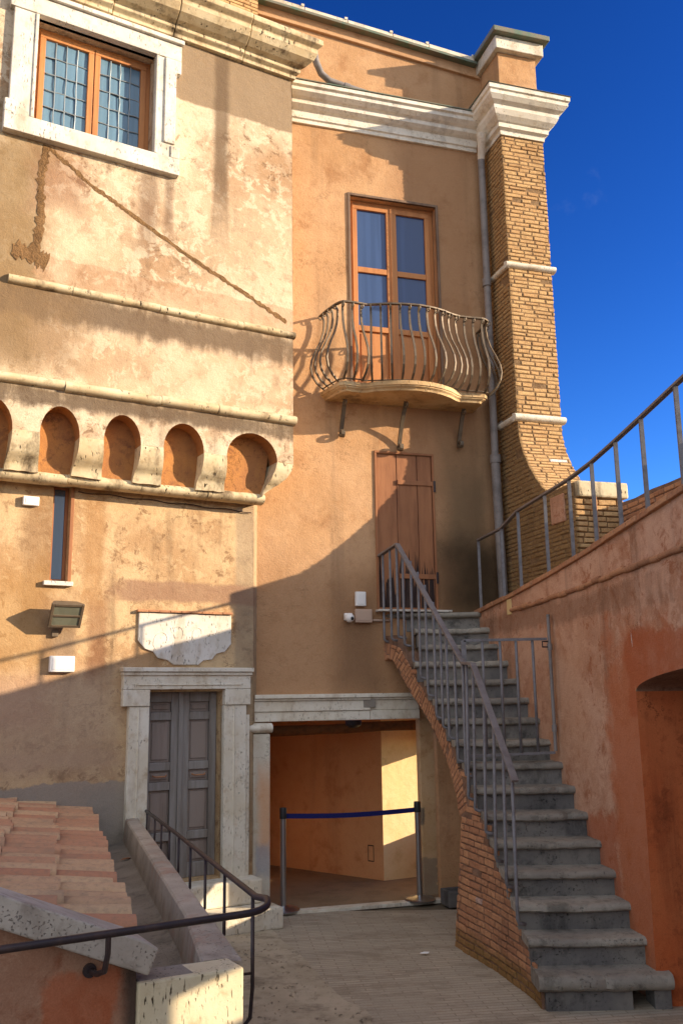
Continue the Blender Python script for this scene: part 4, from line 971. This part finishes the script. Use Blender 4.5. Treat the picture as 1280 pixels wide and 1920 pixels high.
# brick side wall with a rampant arch
_ap = [PS.uv(*q) for q in ((862, 1530), (856, 1490), (845, 1450), (830, 1405), (800, 1345), (771, 1300), (750, 1262), (738, 1238))]
YP = PS.uv(862, 1600)[0]; print('arch', [(round(a, 2), round(b, 2)) for a, b in _ap], YP)
_l = _ap[-1]; S_END = 10.62
ai = [(YP, -.05), (YP, .6)]+[(max(p[0], YP+.002*k), p[1]) for k, p in enumerate(_ap)]+[(_l[0]+.10, _l[1]+.03), (_l[0]+.20, _l[1]-.02), (_l[0]+.3, _l[1]-.13), (S_END, _l[1]-.30)]
def az_(s): return float(np.interp(s, [p[0] for p in ai[2:]], [p[1] for p in ai[2:]]))
def top_s(s):                                  # stringer line along the outer face
    y = s; i = (y-Y1)/GO
    return min(max(Z1+RISE*math.floor(i-.12)-.068, .14), stz(NST-1)-.07)
TH = .16
g = MB(); ss = list(np.linspace(6.98, S_END, 165))
for s0, s1 in zip(ss[:-1], ss[1:]):
    def bot(s): return -.05 if s < YP else az_(s)
    b0, b1 = bot(s0), bot(s1)
    if s0 < YP <= s1: b1 = b0
    t0_, t1_ = max(top_s(s0), b0+.05), max(top_s(s1), b1+.05)
    g.box8([PS.P(s0, b0, 0), PS.P(s1, b1, 0), PS.P(s1, b1, -TH), PS.P(s0, b0, -TH), PS.P(s0, t0_, 0), PS.P(s1, t1_, 0), PS.P(s1, t1_, -TH), PS.P(s0, t0_, -TH)])
sw = g.build('side_wall', M_['mortarS'], st)
# inner vault carrying the steps across to the terrace wall
g = MB()
for s0, s1 in zip(ss[:-1], ss[1:]):
    if s0 < YP: continue
    y0, y1 = PS.P(s0, 0, -TH)[1], PS.P(s1, 0, -TH)[1]; xa, xb = PS.P(s0, 0, -TH)[0], PS.P(s1, 0, -TH)[0]
    g.add([(xa-.01, y0, az_(s0)), (wx_s(y0)+.02, y0, az_(s0)), (wx_s(y1)+.02, y1, az_(s1)), (xb-.01, y1, az_(s1))], [(0, 1, 2, 3)])
g.build('vault', M_['mortarS'], st)
g = MB(); y0 = PS.P(YP, 0, -TH); g.add([PS.P(YP, -.02, -.02), (wx_s(y0[1])+.02, y0[1], -.02), (wx_s(y0[1])+.02, y0[1], 1.25), PS.P(YP, 1.25, -.02)], [(0, 1, 2, 3)]); g.build('pier_back', M_['mortarS'], st)
g = MB(); rb2 = random.Random(77); RT = .17
# voussoirs along the arch
path2 = ai[2:]; L2 = [0]
for i in range(1, len(path2)): L2.append(L2[-1]+math.hypot(path2[i][0]-path2[i-1][0], path2[i][1]-path2[i-1][1]))
def vou(s, r):
    s = min(max(s, 0), L2[-1]-1e-6)
    for i in range(1, len(L2)):
        if s <= L2[i]:
            def nrm(j):
                a, b = path2[max(j-1, 0)], path2[min(j+1, len(path2)-1)]; dx, dy = b[0]-a[0], b[1]-a[1]; l = math.hypot(dx, dy); return (-dy/l, dx/l)
            q = (s-L2[i-1])/(L2[i]-L2[i-1]); p = [path2[i-1][k]*(1-q)+path2[i][k]*q for k in (0, 1)]
            n0, n1 = nrm(i-1), nrm(i); n_ = [n0[k]*(1-q)+n1[k]*q for k in (0, 1)]
            return PS.P(p[0]+n_[0]*r, p[1]+n_[1]*r, 0), PS.n
def swap(f): return lambda a, b: f(b, a)
brick_field(g, swap(vou), 0.0, RT, 0.0, L2[-1], .17, .052, .012, rnd=rb2, depth=.010, jit=.8)
def ring_d(s, z):
    return min(math.hypot(s-(p[0]*(1-q)+n[0]*q), z-(p[1]*(1-q)+n[1]*q)) for p, n in zip(path2[:-1], path2[1:]) for q in (0, .25, .5, .75, 1))
ZK = ai[2][1]
def in_side(s, z):
    if z > top_s(s)-.025: return False
    if s < YP-.02 and z < ZK: return True
    if s >= YP-.06 and (z < az_(s) if s > YP else z < ZK): return False
    return ring_d(s, z) > RT+.02
brick_field(g, lambda a, b: (PS.P(a, b, 0), PS.n), 7.0, YP-.01, 0, ZK, .17, .056, .014, inside=in_side, rnd=rb2, depth=.012, ragged=.02)
brick_field(g, lambda a, b: (PS.P(a, b, 0), PS.n), 7.0, S_END, ZK+.002, 3.05, .17, .056, .014, inside=in_side, rnd=rb2, depth=.012, ragged=.02)
brick_field(g, lambda a, b: (PS.P(YP, b, a), PS.d), -TH, 0, 0, ZK, .20, .056, .013, rnd=rb2, depth=.012)
def soff(a, s):
    p, n_ = vou(s, 0); v = Vector(p)+Vector(PS.n)*a
    q, _ = vou(s, -.1); nn = (Vector(q)-Vector(p)).normalized(); return v, nn
brick_field(g, soff, -TH, 0, 0.02, L2[-1], .20, .055, .012, rnd=rb2, depth=.008)
g.build('brickwork', M_['brickS'], sw)
g = MB(); x_ = onY(699, 1160, 10.38)[0]
roll_y = Y1+GO*15-.03
g.tube([(x_+(wx_s(10.4)-x_)*k/8, 10.37+(.03 if k == 0 else 0), stz(15)-.03+rn.uniform(-.004, .004)) for k in range(9)], .03, 8); g.build('landing_edge', M_['step'], st, smooth=True, auto=50)
# stair railing
sr = thing('stair_railing', 'painted grey iron stair railing with flat handrail and thin balusters', 'railing', PS.P(2, 1.5, .04))
RO = .045
Rl = [PS.uv(*q, RO) for q in ((700, 1050), (745, 1020), (868, 1243), (886, 1245), (965, 1465))]
Rl[0] = (min(Rl[0][0], 10.5), Rl[0][1]); print('stair rail', Rl)
g = MB()
def flat_rail(pts): g.tube([PS.P(u, z, RO) for u, z in pts], .02, flat=(.028, .012))
flat_rail([Rl[0], Rl[1]]); flat_rail([Rl[1], Rl[2]]); flat_rail([(Rl[2][0]+.0, Rl[2][1]), Rl[3]]); flat_rail([Rl[3], Rl[4]])
g.build('handrail', M_['ironrail'], sr, bevel=.004)
rs_ = sorted(Rl)
def rail_z(u): return float(np.interp(u, [p[0] for p in rs_], [p[1] for p in rs_]))
bots = [(163, 245), (190, 240), (215, 228), (238, 258), (270, 320), (298, 380), (325, 445), (357, 528), (382, 565), (405, 605), (437, 690), (465, 745), (475, 832), (500, 875), (540, 960), (578, 1068), (618, 1165), (660, 1303)]
for k, (x, y) in enumerate(bots):
    u, z = PS.uv(640+x/2, 1080+y/2, RO); zt = rail_z(u); g = MB()
    u = min(u, 10.4)
    pts = [PS.P(u, zt-.004, RO), PS.P(u, z+.06, RO), PS.P(u, z+.02, RO)]
    pts += [PS.P(u, z, RO-.006), PS.P(u-.02, z-.012, RO-.03), PS.P(u-.03, z-.014, -.03)] if k not in (0, 1) else [PS.P(u, z, RO-.02), PS.P(u, z-.005, -.02)]
    if k >= 15: pts = [PS.P(u, zt-.004, RO), PS.P(u, z+.03, RO), PS.P(u, z, RO-.01), PS.P(u, z-.01, -.02)]
    g.tube(pts, .0138, 8); g.build('baluster', M_['iron'], sr, smooth=True)
# stair gate
sg = thing('stair_gate', 'small grey iron bar gate across the middle of the stone stairs', 'gate', (1.5, 8.7, stz(8)))
YG = Y1+GO*7+.02
gz = lambda px, py: tuple(onY(px, py, YG))
tl_, tr__, bl_, br_ = gz(868, 1201), gz(1024, 1198), gz(872, 1418), gz(1040, 1411)
tl_ = (tl_[0], YG, tl_[2]); g = MB()
g.tube([tl_, tr__], .013, flat=(.016, .012)); g.tube([bl_, br_], .012, flat=(.014, .011)); g.tube([(tl_[0], YG, tl_[2]), (tl_[0], YG, bl_[2]-.12)], .02, flat=(.022, .016))
g.build('frame', M_['iron'], sg)
for px in (903, 936, 966, 997):
    X = onY(px, 1200, YG)[0]; g = MB(); g.tube([(X, YG, tl_[2]), (X, YG, bl_[2]+.01)], .0135, 8); g.build('bar', M_['iron'], sg, smooth=True)
g = MB(); p0, p1 = gz(1026, 1152), gz(1042, 1408); X = wx_s(YG)-.04
g.tube([(X, YG, p0[2]), (X, YG, p1[2])], .016, 10)
for z in (p0[2]-.30, p1[2]+.2): g.tube([(X, YG, z-.03), (X, YG, z+.03)], .024, 10)
g.build('gate_post', M_['zinc'], sg, smooth=True, auto=40)
g = MB(); g.tube([(X+.0, YG, tl_[2]-.02), (X-.07, YG-.02, tl_[2]-.02), (X-.07, YG-.02, tl_[2]-.07), (X, YG, tl_[2]-.07)], .008, 6); g.build('latch', M_['ironk'], sg)

# ================================================================== OUTBUILDING at lower left
ob = thing('outbuilding', 'low outbuilding with terracotta tiled roof, cement gutter and parapet', 'outbuilding', (-1.6, 6.5, 0))
ZP = 1.065
F_ = np.array(onz(265, 1540, ZP)); N_ = np.array(onz(452, 1792, ZP))
dp = (F_-N_)/np.linalg.norm(F_-N_); PP = Pl((N_[0], N_[1], 0), math.degrees(math.atan2(dp[0], dp[1])))   # u runs away from camera, n points right
LP = float(np.linalg.norm(F_-N_))+.45
g = MB(); wp = .125; n = 46; rp2 = random.Random(8)
rings = []
for k in range(n+1):
    u = -.02+LP*k/n; e = lambda s=.0012: rp2.uniform(-s, s)
    wp_ = wp+.05*max(0, 1-u/.9)
    big = .0 if u > .25 else rp2.uniform(-.02, .006)
    rings.append([PP.P(u, -.05, 0), PP.P(u, ZP-.012, 0+e()), PP.P(u, ZP+e()+big, -.010+e()+big), PP.P(u, ZP+.003+e(), -wp_*.5), PP.P(u, ZP+e(), -wp_+.010), PP.P(u, ZP-.012, -wp_+e()), PP.P(u, ZP-.24, -wp_-.02), PP.P(u, -.05, -wp_-.02)])
g.loft(rings); g.build('parapet', M_['parap'], ob, smooth=True, auto=24)
# gutter channel
g = MB(); gd = ZP-.22; gw = .41; rings = []
for k in range(n+1):
    u = .12+(LP-.12)*k/n; rings.append([PP.P(u, gd+.03, -wp-.005), PP.P(u, gd+.008, -wp-.04), PP.P(u, gd-.01, -wp-.16), PP.P(u, gd+.005, -wp-.27), PP.P(u, ZP-.02, -wp-gw)])
g.loft(rings, closed=False); g.build('gutter', M_['cem'], ob, smooth=True)
# end block of travertine facing the camera
fl_, fr_ = PG.uv(258, 1842, 0)[0], PG.uv(456, 1812, 0)[0]
g = MB(); zt0, zt1 = PG.uv(258, 1842)[1], PG.uv(456, 1812)[1]; print('block', fl_, fr_, zt0, zt1)
g.prism(PG, [(fl_, -.05), (fr_, -.05), (fr_, zt1), (fl_, zt0)], -.16, .01); g.build('end_block', M_['travv'], ob, bevel=.01)
g = MB(); g.prism(PG, [(fl_, zt0+.002), (fr_-.16, zt1+.002), (fr_-.16, ZP-.015), (fl_+.02, ZP-.05)], -.17, -.004); g.build('gutter_stop', M_['cem'], ob, bevel=.025, seg=3)
# gable wall and raking coping
cz = [PG.uv(*q, .04) for q in ((0, 1676), (298, 1772), (285, 1816), (0, 1712))]; print('coping', cz)
g = MB(); sl_ = (cz[1][1]-cz[0][1])/(cz[1][0]-cz[0][0]); ue = cz[1][0]
ctop = lambda u: cz[1][1]+sl_*(u-ue)
g.prism(PG, [(-3.2, -.05), (fl_-.002, -.05), (fl_-.002, ctop(fl_)-.13), (-3.2, ctop(-3.2)-.10)], -.25, -.01); g.build('gable_wall', M_['plG'], ob)
g = MB(); g.prism(PG, [(-3.2, ctop(-3.2)-.105), (ue-.04, ctop(ue)-.105), (ue, ctop(ue)-.012), (ue-.05, ctop(ue)+.02), (-3.2, ctop(-3.2)+.0)], -.22, .05); g.build('raking_coping', M_['cop'], ob, bevel=.008)
# tiles: each coppo a tapered half barrel
RSL = .19; tmb = MB(); rt = random.Random(3); sp_ = .192
side0 = -wp-gw+.10                              # eave line offset
def roof_pt(u, s, h): return PP.P(u, ZP+.02+s*RSL+h, side0-s)
u = .34; col_ = 0
while u < LP+.1:
    s0 = rt.uniform(-.03, .03)
    for row in range(11):
        s = s0+row*.33+rt.uniform(-.012, .012); L_ = .43; r0_, r1_ = .088*rt.uniform(.95, 1.04), .075; lift = .022+rt.uniform(0, .016); sk = rt.uniform(-.025, .025)
        if u < .45 and s > .45: pass
        rings = []
        for k in range(4):
            q = k/3; r5 = r0_+(r1_-r0_)*q; hh = .082*(1-.15*q)
            outer = [roof_pt(u+sk*q-r5*math.cos(math.pi*j/8), s+L_*q, hh*math.sin(math.pi*j/8)**.75+lift*(1-q)) for j in range(9)]
            inner = [roof_pt(u+sk*q-(r5-.014)*math.cos(math.pi*j/8), s+L_*q, hh*math.sin(math.pi*j/8)**.8+lift*(1-q)-.016) for j in range(8, -1, -1)]
            rings.append(outer+inner)
        tmb.loft(rings)
    u += sp_*rt.uniform(.97, 1.03)
g = tmb.build('tile_roof', M_['tile'], ob, smooth=True, auto=45)
g = MB(); g.add([roof_pt(.18, 0, -.05), roof_pt(LP+.2, 0, -.05), roof_pt(LP+.2, 3.6, -.05), roof_pt(.18, 3.6, -.05)], [(0, 1, 2, 3)])
g.add([roof_pt(.18, 0, -.05), roof_pt(LP+.2, 0, -.05), PP.P(LP+.2, ZP-.2, side0), PP.P(.18, ZP-.2, side0)], [(0, 1, 2, 3)]); g.build('roof_bed', M_['mortarS'], ob)
# the bent handrail
hr = thing('bent_handrail', 'dark iron handrail bending round the outbuilding parapet', 'railing', (-.4, 4.1, 1.1))
TO = .07
h0 = PP.uv(271, 1518, TO); 
c_pt = PP.pt(503, 1702, TO+.03); zc = c_pt[2]
Lr = [PP.uv(*q, TO) for q in ((271, 1518), (330, 1562), (420, 1634), (480, 1681))]; print('lrail', Lr, c_pt)
pts = [PP.P(u, z, TO) for u, z in Lr]
corner = PP.uv(512, 1706, TO)
p_c = np.array(PP.P(corner[0], corner[1], TO))
far = np.array(onz(0, 1781, p_c[2]-.0)); dirf = far-p_c
q1_ = p_c+dirf/np.linalg.norm(dirf)*.14
bez = []
s_pt = np.array(PP.P(corner[0]+.12, corner[1]+.02, TO))
for k in range(9): q = k/8; bez.append((1-q)**2*s_pt+2*q*(1-q)*p_c+q*q*q1_)
pts = [p for p in pts if np.linalg.norm(np.array(p)-p_c) > .16]+[tuple(b) for b in bez]+[tuple(far), tuple(far+dirf*.5)]
g = MB(); g.tube(pts, .0145, 10); g.build('handrail', M_['ironk'], hr, smooth=True)
for (bx, by) in ((275, 1558), (290, 1575), (302, 1592), (317, 1618), (334, 1648), (356, 1680), (384, 1712), (420, 1770)):
    u, z = PP.uv(bx, by, TO); zt = float(np.interp(u, sorted([a for a, b in Lr]), [b for a, b in sorted(Lr)]))
    g = MB(); g.tube([PP.P(u, zt, TO), PP.P(u, ZP-.10, TO), PP.P(u, ZP-.13, TO-.02), PP.P(u, ZP-.14, -.03)], .0085, 8); g.build('post', M_['ironk'], hr, smooth=True)
u, z = PP.uv(474, 1690, TO); g = MB()
zt = float(np.interp(u, sorted([a for a, b in Lr]), [b for a, b in sorted(Lr)])); z2 = PP.uv(472, 1850, TO)[1]; z3 = PP.uv(462, 1905, TO)[1]
g.tube([PP.P(u, zt, TO), PP.P(u, z2, TO), PP.P(u, z3+.03, TO-.01), PP.P(u, z3, TO-.04), PP.P(u, z3-.01, -.03)], .0085, 8)
zb_ = PP.uv(472, 1823, TO)[1]; g.tube([PP.P(u, zb_, TO), PP.P(u, zb_, -.03)], .006, 6); g.build('post', M_['ironk'], hr, smooth=True)
f_b = (205-640)/FPX; br = None
for q in np.linspace(0, 1, 400):
    P_ = p_c+dirf*q; d = P_-CO; px = 640+FPX*(CR@d)/(CF@d)
    if px < 205: br = P_; break
wallp = np.array(PG.P(float((br-PG.P0)@PG.d)-.02, br[2]-.16, -.01)); g = MB()
g.tube([tuple(br), tuple(br+np.array([0, 0, -.07])), tuple(br*.85+wallp*.15+np.array([0, 0, -.11])), tuple(br*.45+wallp*.55+np.array([0, 0, -.07])), tuple(wallp)], .011, 8)
g.tube([tuple(wallp-PG.n*.005), tuple(wallp+PG.n*.012)], .026, 14); g.build('wall_bracket', M_['ironk'], hr, smooth=True, auto=40)

# ================================================================== SMALL THINGS
ds = thing('door_steps', 'two worn travertine steps below the grey panelled door', 'steps', PA.P(-.6, 0, .2))
g = MB(); g.pbox(PA, -1.40, .10, .0, .20, 0, .52); g.build('step', M_['trav'], ds, bevel=.02)
g = MB(); g.pbox(PA, -1.40, .0, .202, .43, 0, .26); g.build('step', M_['trav'], ds, bevel=.02)

def stanchion(px, py, label):
    p = onz(px, py, .0); t = thing('barrier_post', label, 'barrier post', tuple(p), 'barrier posts of the belt barrier')
    z0 = .005 if (p-PB.P0)@PB.n > .02 else .024
    g = MB(); g.lathe((p[0], p[1], z0), [(.0, 0), (.17, 0), (.172, .012), (.15, .026), (.06, .04), (.045, .05), (0, .05)], 32); g.build('base', M_['steel'], t, smooth=True, auto=40)
    g = MB(); g.lathe((p[0], p[1], z0), [(0, .045), (.031, .045), (.031, .90), (0, .90)], 20); g.build('pole', M_['steel'], t, smooth=True, auto=40)
    g = MB(); g.lathe((p[0], p[1], z0), [(0, .902), (.036, .902), (.037, .915), (.037, 1.0), (.033, 1.012), (0, 1.014)], 20); g.build('belt_head', M_['black'], t, smooth=True, auto=40)
    return p
pL = stanchion(531, 1712, 'steel barrier post with a dark head beside the pale passage pier')
pR = stanchion(787, 1692, 'steel barrier post with a dark head close to the brick stair arch')
g = MB(); n = 16; dv = (pR-pL)/np.linalg.norm(pR-pL); pn = np.array([-dv[1], dv[0], 0])*.0015
rings = []
for k in range(n+1):
    q = k/n; P_ = pL+dv*.037+(pR-pL-dv*.074)*q; z = .975-.035*math.sin(math.pi*q)*.6
    rings.append([tuple(P_+pn+np.array([0, 0, z])), tuple(P_-pn+np.array([0, 0, z])), tuple(P_-pn+np.array([0, 0, z-.05])), tuple(P_+pn+np.array([0, 0, z-.05]))])
g.loft(rings); tag(g.build('barrier_belt', M_['belt']), 'navy blue webbing belt stretched between two steel posts across the passage', 'barrier belt')
# floodlight
flt = thing('floodlight', 'square outdoor floodlight tilted down on the ochre wall', 'floodlight', PA.P(-2.0, 2.95, .1))
c_ = np.array(PA.P(-2.0, 2.96, .17)); a_t = R_(35)
nn = PA.n*math.cos(a_t)+np.array([0, 0, -math.sin(a_t)]); uu = PA.d; vv = np.cross(nn, uu); vv = vv if vv[2] > 0 else -vv
def fbox(m, x0, x1, y0, y1, d0, d1, s=1.0):
    P_ = lambda x, y, d: tuple(c_+uu*x+vv*y+nn*d)
    m.box8([P_(x0, y0, d1), P_(x1, y0, d1), P_(x1, y1, d1), P_(x0, y1, d1), P_(x0*s, y0*s, d0), P_(x1*s, y0*s, d0), P_(x1*s, y1*s, d0), P_(x0*s, y1*s, d0)])
g = MB(); fbox(g, -.155, .155, -.13, .13, -.10, .02, .7); g.build('housing', M_['lampb'], flt, bevel=.008)
g = MB(); fbox(g, -.15, -.125, -.125, .125, .021, .034); fbox(g, .125, .15, -.125, .125, .021, .034); fbox(g, -.124, .124, .10, .125, .021, .034); fbox(g, -.124, .124, -.125, -.10, .021, .034); fbox(g, -.124, .124, -.01, .01, .0211, .034); g.build('front_frame', M_['lampb'], flt, bevel=.003)
g = MB(); fbox(g, -.124, .124, -.10, .10, .021, .026); g.build('lens', M_['lens'], flt)
g = MB(); g.tube([PA.P(-2.02, 2.96, .0), PA.P(-2.02, 2.98, .1)], .03, 10); g.pbox(PA, -2.09, -2.03, 2.76, 2.83, 0, .035); g.build('wall_mount', M_['lampb'], flt, bevel=.004)
def wbox(name, pl, u0, u1, z0, z1, t, mat, label, cat, group=None):
    g = MB(); g.pbox(pl, u0, u1, z0, z1, 0.001, t); o = g.build(name, mat, bevel=.008); tag(o, label, cat, group)
    g = MB(); g.pbox(pl, u0+.02, u1-.02, z0+.02, z1-.02, t-.002, t+.004); g.build('cover', mat, o, bevel=.003)
wbox('junction_box', PA, -2.42, -2.27, 4.0, 4.09, .05, M_['white'], 'small white box on the wall beside the slit window', 'wall box')
wbox('junction_box', PA, -2.10, -1.87, 2.43, 2.58, .06, M_['white'], 'larger white box on the wall below the floodlight', 'wall box')
wbox('junction_box', PB, .20, .32, 3.155, 3.315, .05, M_['white'], 'narrow grey-white box on the wall left of the shutter door', 'wall box')
wbox('junction_box', PB, .19, .385, 2.97, 3.12, .06, M_['pinkbox'], 'pinkish square box on the wall right beside the dome camera', 'wall box')
cm = thing('security_camera', 'small white dome camera on the wall beside the stair landing', 'camera', PB.P(.12, 3.03))
g = MB(); g.pbox(PB, .07, .16, 2.995, 3.075, .0, .05); g.build('housing', M_['white'], cm, bevel=.01)
def sph(m, c, r, n=14):
    m.lathe(c, [(r*math.sin(math.pi*k/10), -r*math.cos(math.pi*k/10)) for k in range(11)], n)
g = MB(); sph(g, PB.P(.115, 3.02, .075), .052); g.build('ball', M_['white'], cm, smooth=True)
g = MB(); sph(g, PB.P(.13, 3.01, .115), .02); g.build('lens', M_['black'], cm, smooth=True)
g = MB(); g.tube([PB.P(.385, 3.0, .02), PB.P(.62, 3.0, .02)], .012, 8); tag(g.build('conduit', M_['pinkbox'], smooth=True), 'short pale conduit running from the square box to the landing', 'conduit')
y, z = wall_point(955, 1138); 
g = MB(); g.box8([(wx_s(y-.05)-.012, y-.05, z-.08), (wx_s(y-.05)+.02, y-.05, z-.08), (wx_s(y+.05)+.02, y+.05, z-.08), (wx_s(y+.05)-.012, y+.05, z-.08), (wx_s(y-.05)-.012, y-.05, z+.08), (wx_s(y-.05)+.02, y-.05, z+.08), (wx_s(y+.05)+.02, y+.05, z+.08), (wx_s(y+.05)-.012, y+.05, z+.08)])
tag(g.build('wall_plate', M_['putty'], bevel=.004), 'small blank cream plate on the red-brown terrace wall above the stairs', 'plate')
# drainpipe in the corner
dpp = thing('drainpipe', 'grey metal drainpipe standing in the corner between orange wall and brick buttress', 'drainpipe', PB.P(1.98, 3.1, .12))
g = MB(); g.tube([PB.P(1.965, 9.0, .12), PB.P(1.965, 7, .115), PB.P(1.955, 5, .12), PB.P(1.955, 4.93, .12)], .045, 12); g.build('upper_pipe', M_['zinc'], dpp, smooth=True, auto=60)
g = MB(); g.tube([PB.P(1.955, 4.93, .12), PB.P(1.975, 3.0, .125)], .055, 12); g.build('lower_pipe', M_['zinc'], dpp, smooth=True, auto=60)
for z in (4.93, 7.2): g = MB(); g.tube([PB.P(1.958, z-.05, .12), PB.P(1.958, z+.05, .12)], .066 if z < 6 else .054, 12); g.build('collar', M_['zinc'], dpp, smooth=True, auto=40)
g = MB(); g.tube([PB.P(1.90, 9.16, .27), PB.P(1.91, 9.10, .26), PB.P(1.95, 9.02, .17), PB.P(1.965, 8.9, .12)], [.06, .055, .05, .048], 12); g.build('swan_neck', M_['cornW'], dpp, smooth=True, auto=60)
# pipe lying on the white cornice
gp = thing('gutter_pipe', 'grey pipe dropping from the left cornice and lying along the white cornice', 'drainpipe', PB.P(.5, 9.55, .1))
pp_ = [PB.P(*(lambda q, t: (*q, t))(PB.uv(*px, t), t)) for px, t in (((588, 88), .22), ((592, 115), .2), ((602, 138), .18), ((618, 152), .16), ((645, 162), .15), ((700, 180), .15), ((760, 193), .15), ((830, 208), .15))]
g = MB(); g.tube(pp_, .042, 12); g.build('pipe', M_['zinc'], gp, smooth=True)
for k in (4, 6): g = MB(); a, b = Vector(pp_[k]), Vector(pp_[k+1]); d_ = (b-a).normalized(); g.tube([a, a+d_*.07], .05, 12); g.build('collar', M_['zinc'], gp, smooth=True, auto=40)
g = MB(); p_ = onz(795, 1788, .016); g.add([tuple(p_+np.array(v)) for v in ((-.04, -.012, .004), (.035, -.02, .006), (.045, .015, .012), (-.03, .02, .004), (0, 0, .016))], [(0, 1, 4), (1, 2, 4), (2, 3, 4), (3, 0, 4)])
tag(g.build('paper_scrap', M_['paper']), 'small white scrap of paper lying on the paving', 'litter')
g = MB(); p_ = onz(848, 1708, 0); 
u0 = 1.06; g.pbox(PB, u0, u0+.26, 0, .16, .12, .16); g.pbox(PB, u0, u0+.26, 0, .16, .32, .36); g.pbox(PB, u0, u0+.04, 0, .16, .161, .319); g.pbox(PB, u0+.22, u0+.26, 0, .16, .161, .319); g.pbox(PB, u0+.041, u0+.219, 0, .03, .161, .319)
tag(g.build('stone_trough', M_['pep'], bevel=.01), 'small grey stone trough on the paving at the foot of the stair arch', 'trough')
g = MB(); lm = PB.P(.22, 1.88, -.18); g.lathe(lm, [(0, -.05), (.05, -.045), (.085, -.02), (.09, .0), (.09, .03), (0, .03)], 18); cl = g.build('ceiling_lamp', M_['ironk'], smooth=True, auto=40)
tag(cl, 'dark round lamp fixed under the stone lintel of the passage', 'lamp')

for k, (px, py) in enumerate(((236, 1612), (222, 1660))):
    p_ = onz(px, py, gd+.012); a = .6+1.9*k; g = MB(); ca, sa = math.cos(a), math.sin(a)
    P_ = lambda x, y, z: (p_[0]+x*ca-y*sa, p_[1]+x*sa+y*ca, p_[2]+z)
    g.add([P_(-.05, 0, .0), P_(-.015, -.024, .012), P_(.03, -.018, .014), P_(.055, 0, .004), P_(.03, .018, .014), P_(-.015, .024, .010), P_(0, 0, .004)], [(0, 1, 6), (1, 2, 6), (2, 3, 6), (3, 4, 6), (4, 5, 6), (5, 0, 6)])
    tag(g.build('dry_leaf', M_['shut']), ('curled brown dry leaf in the cement gutter nearest the grey door', 'brown dry leaf farther down the cement gutter towards the end block')[k], 'leaf')
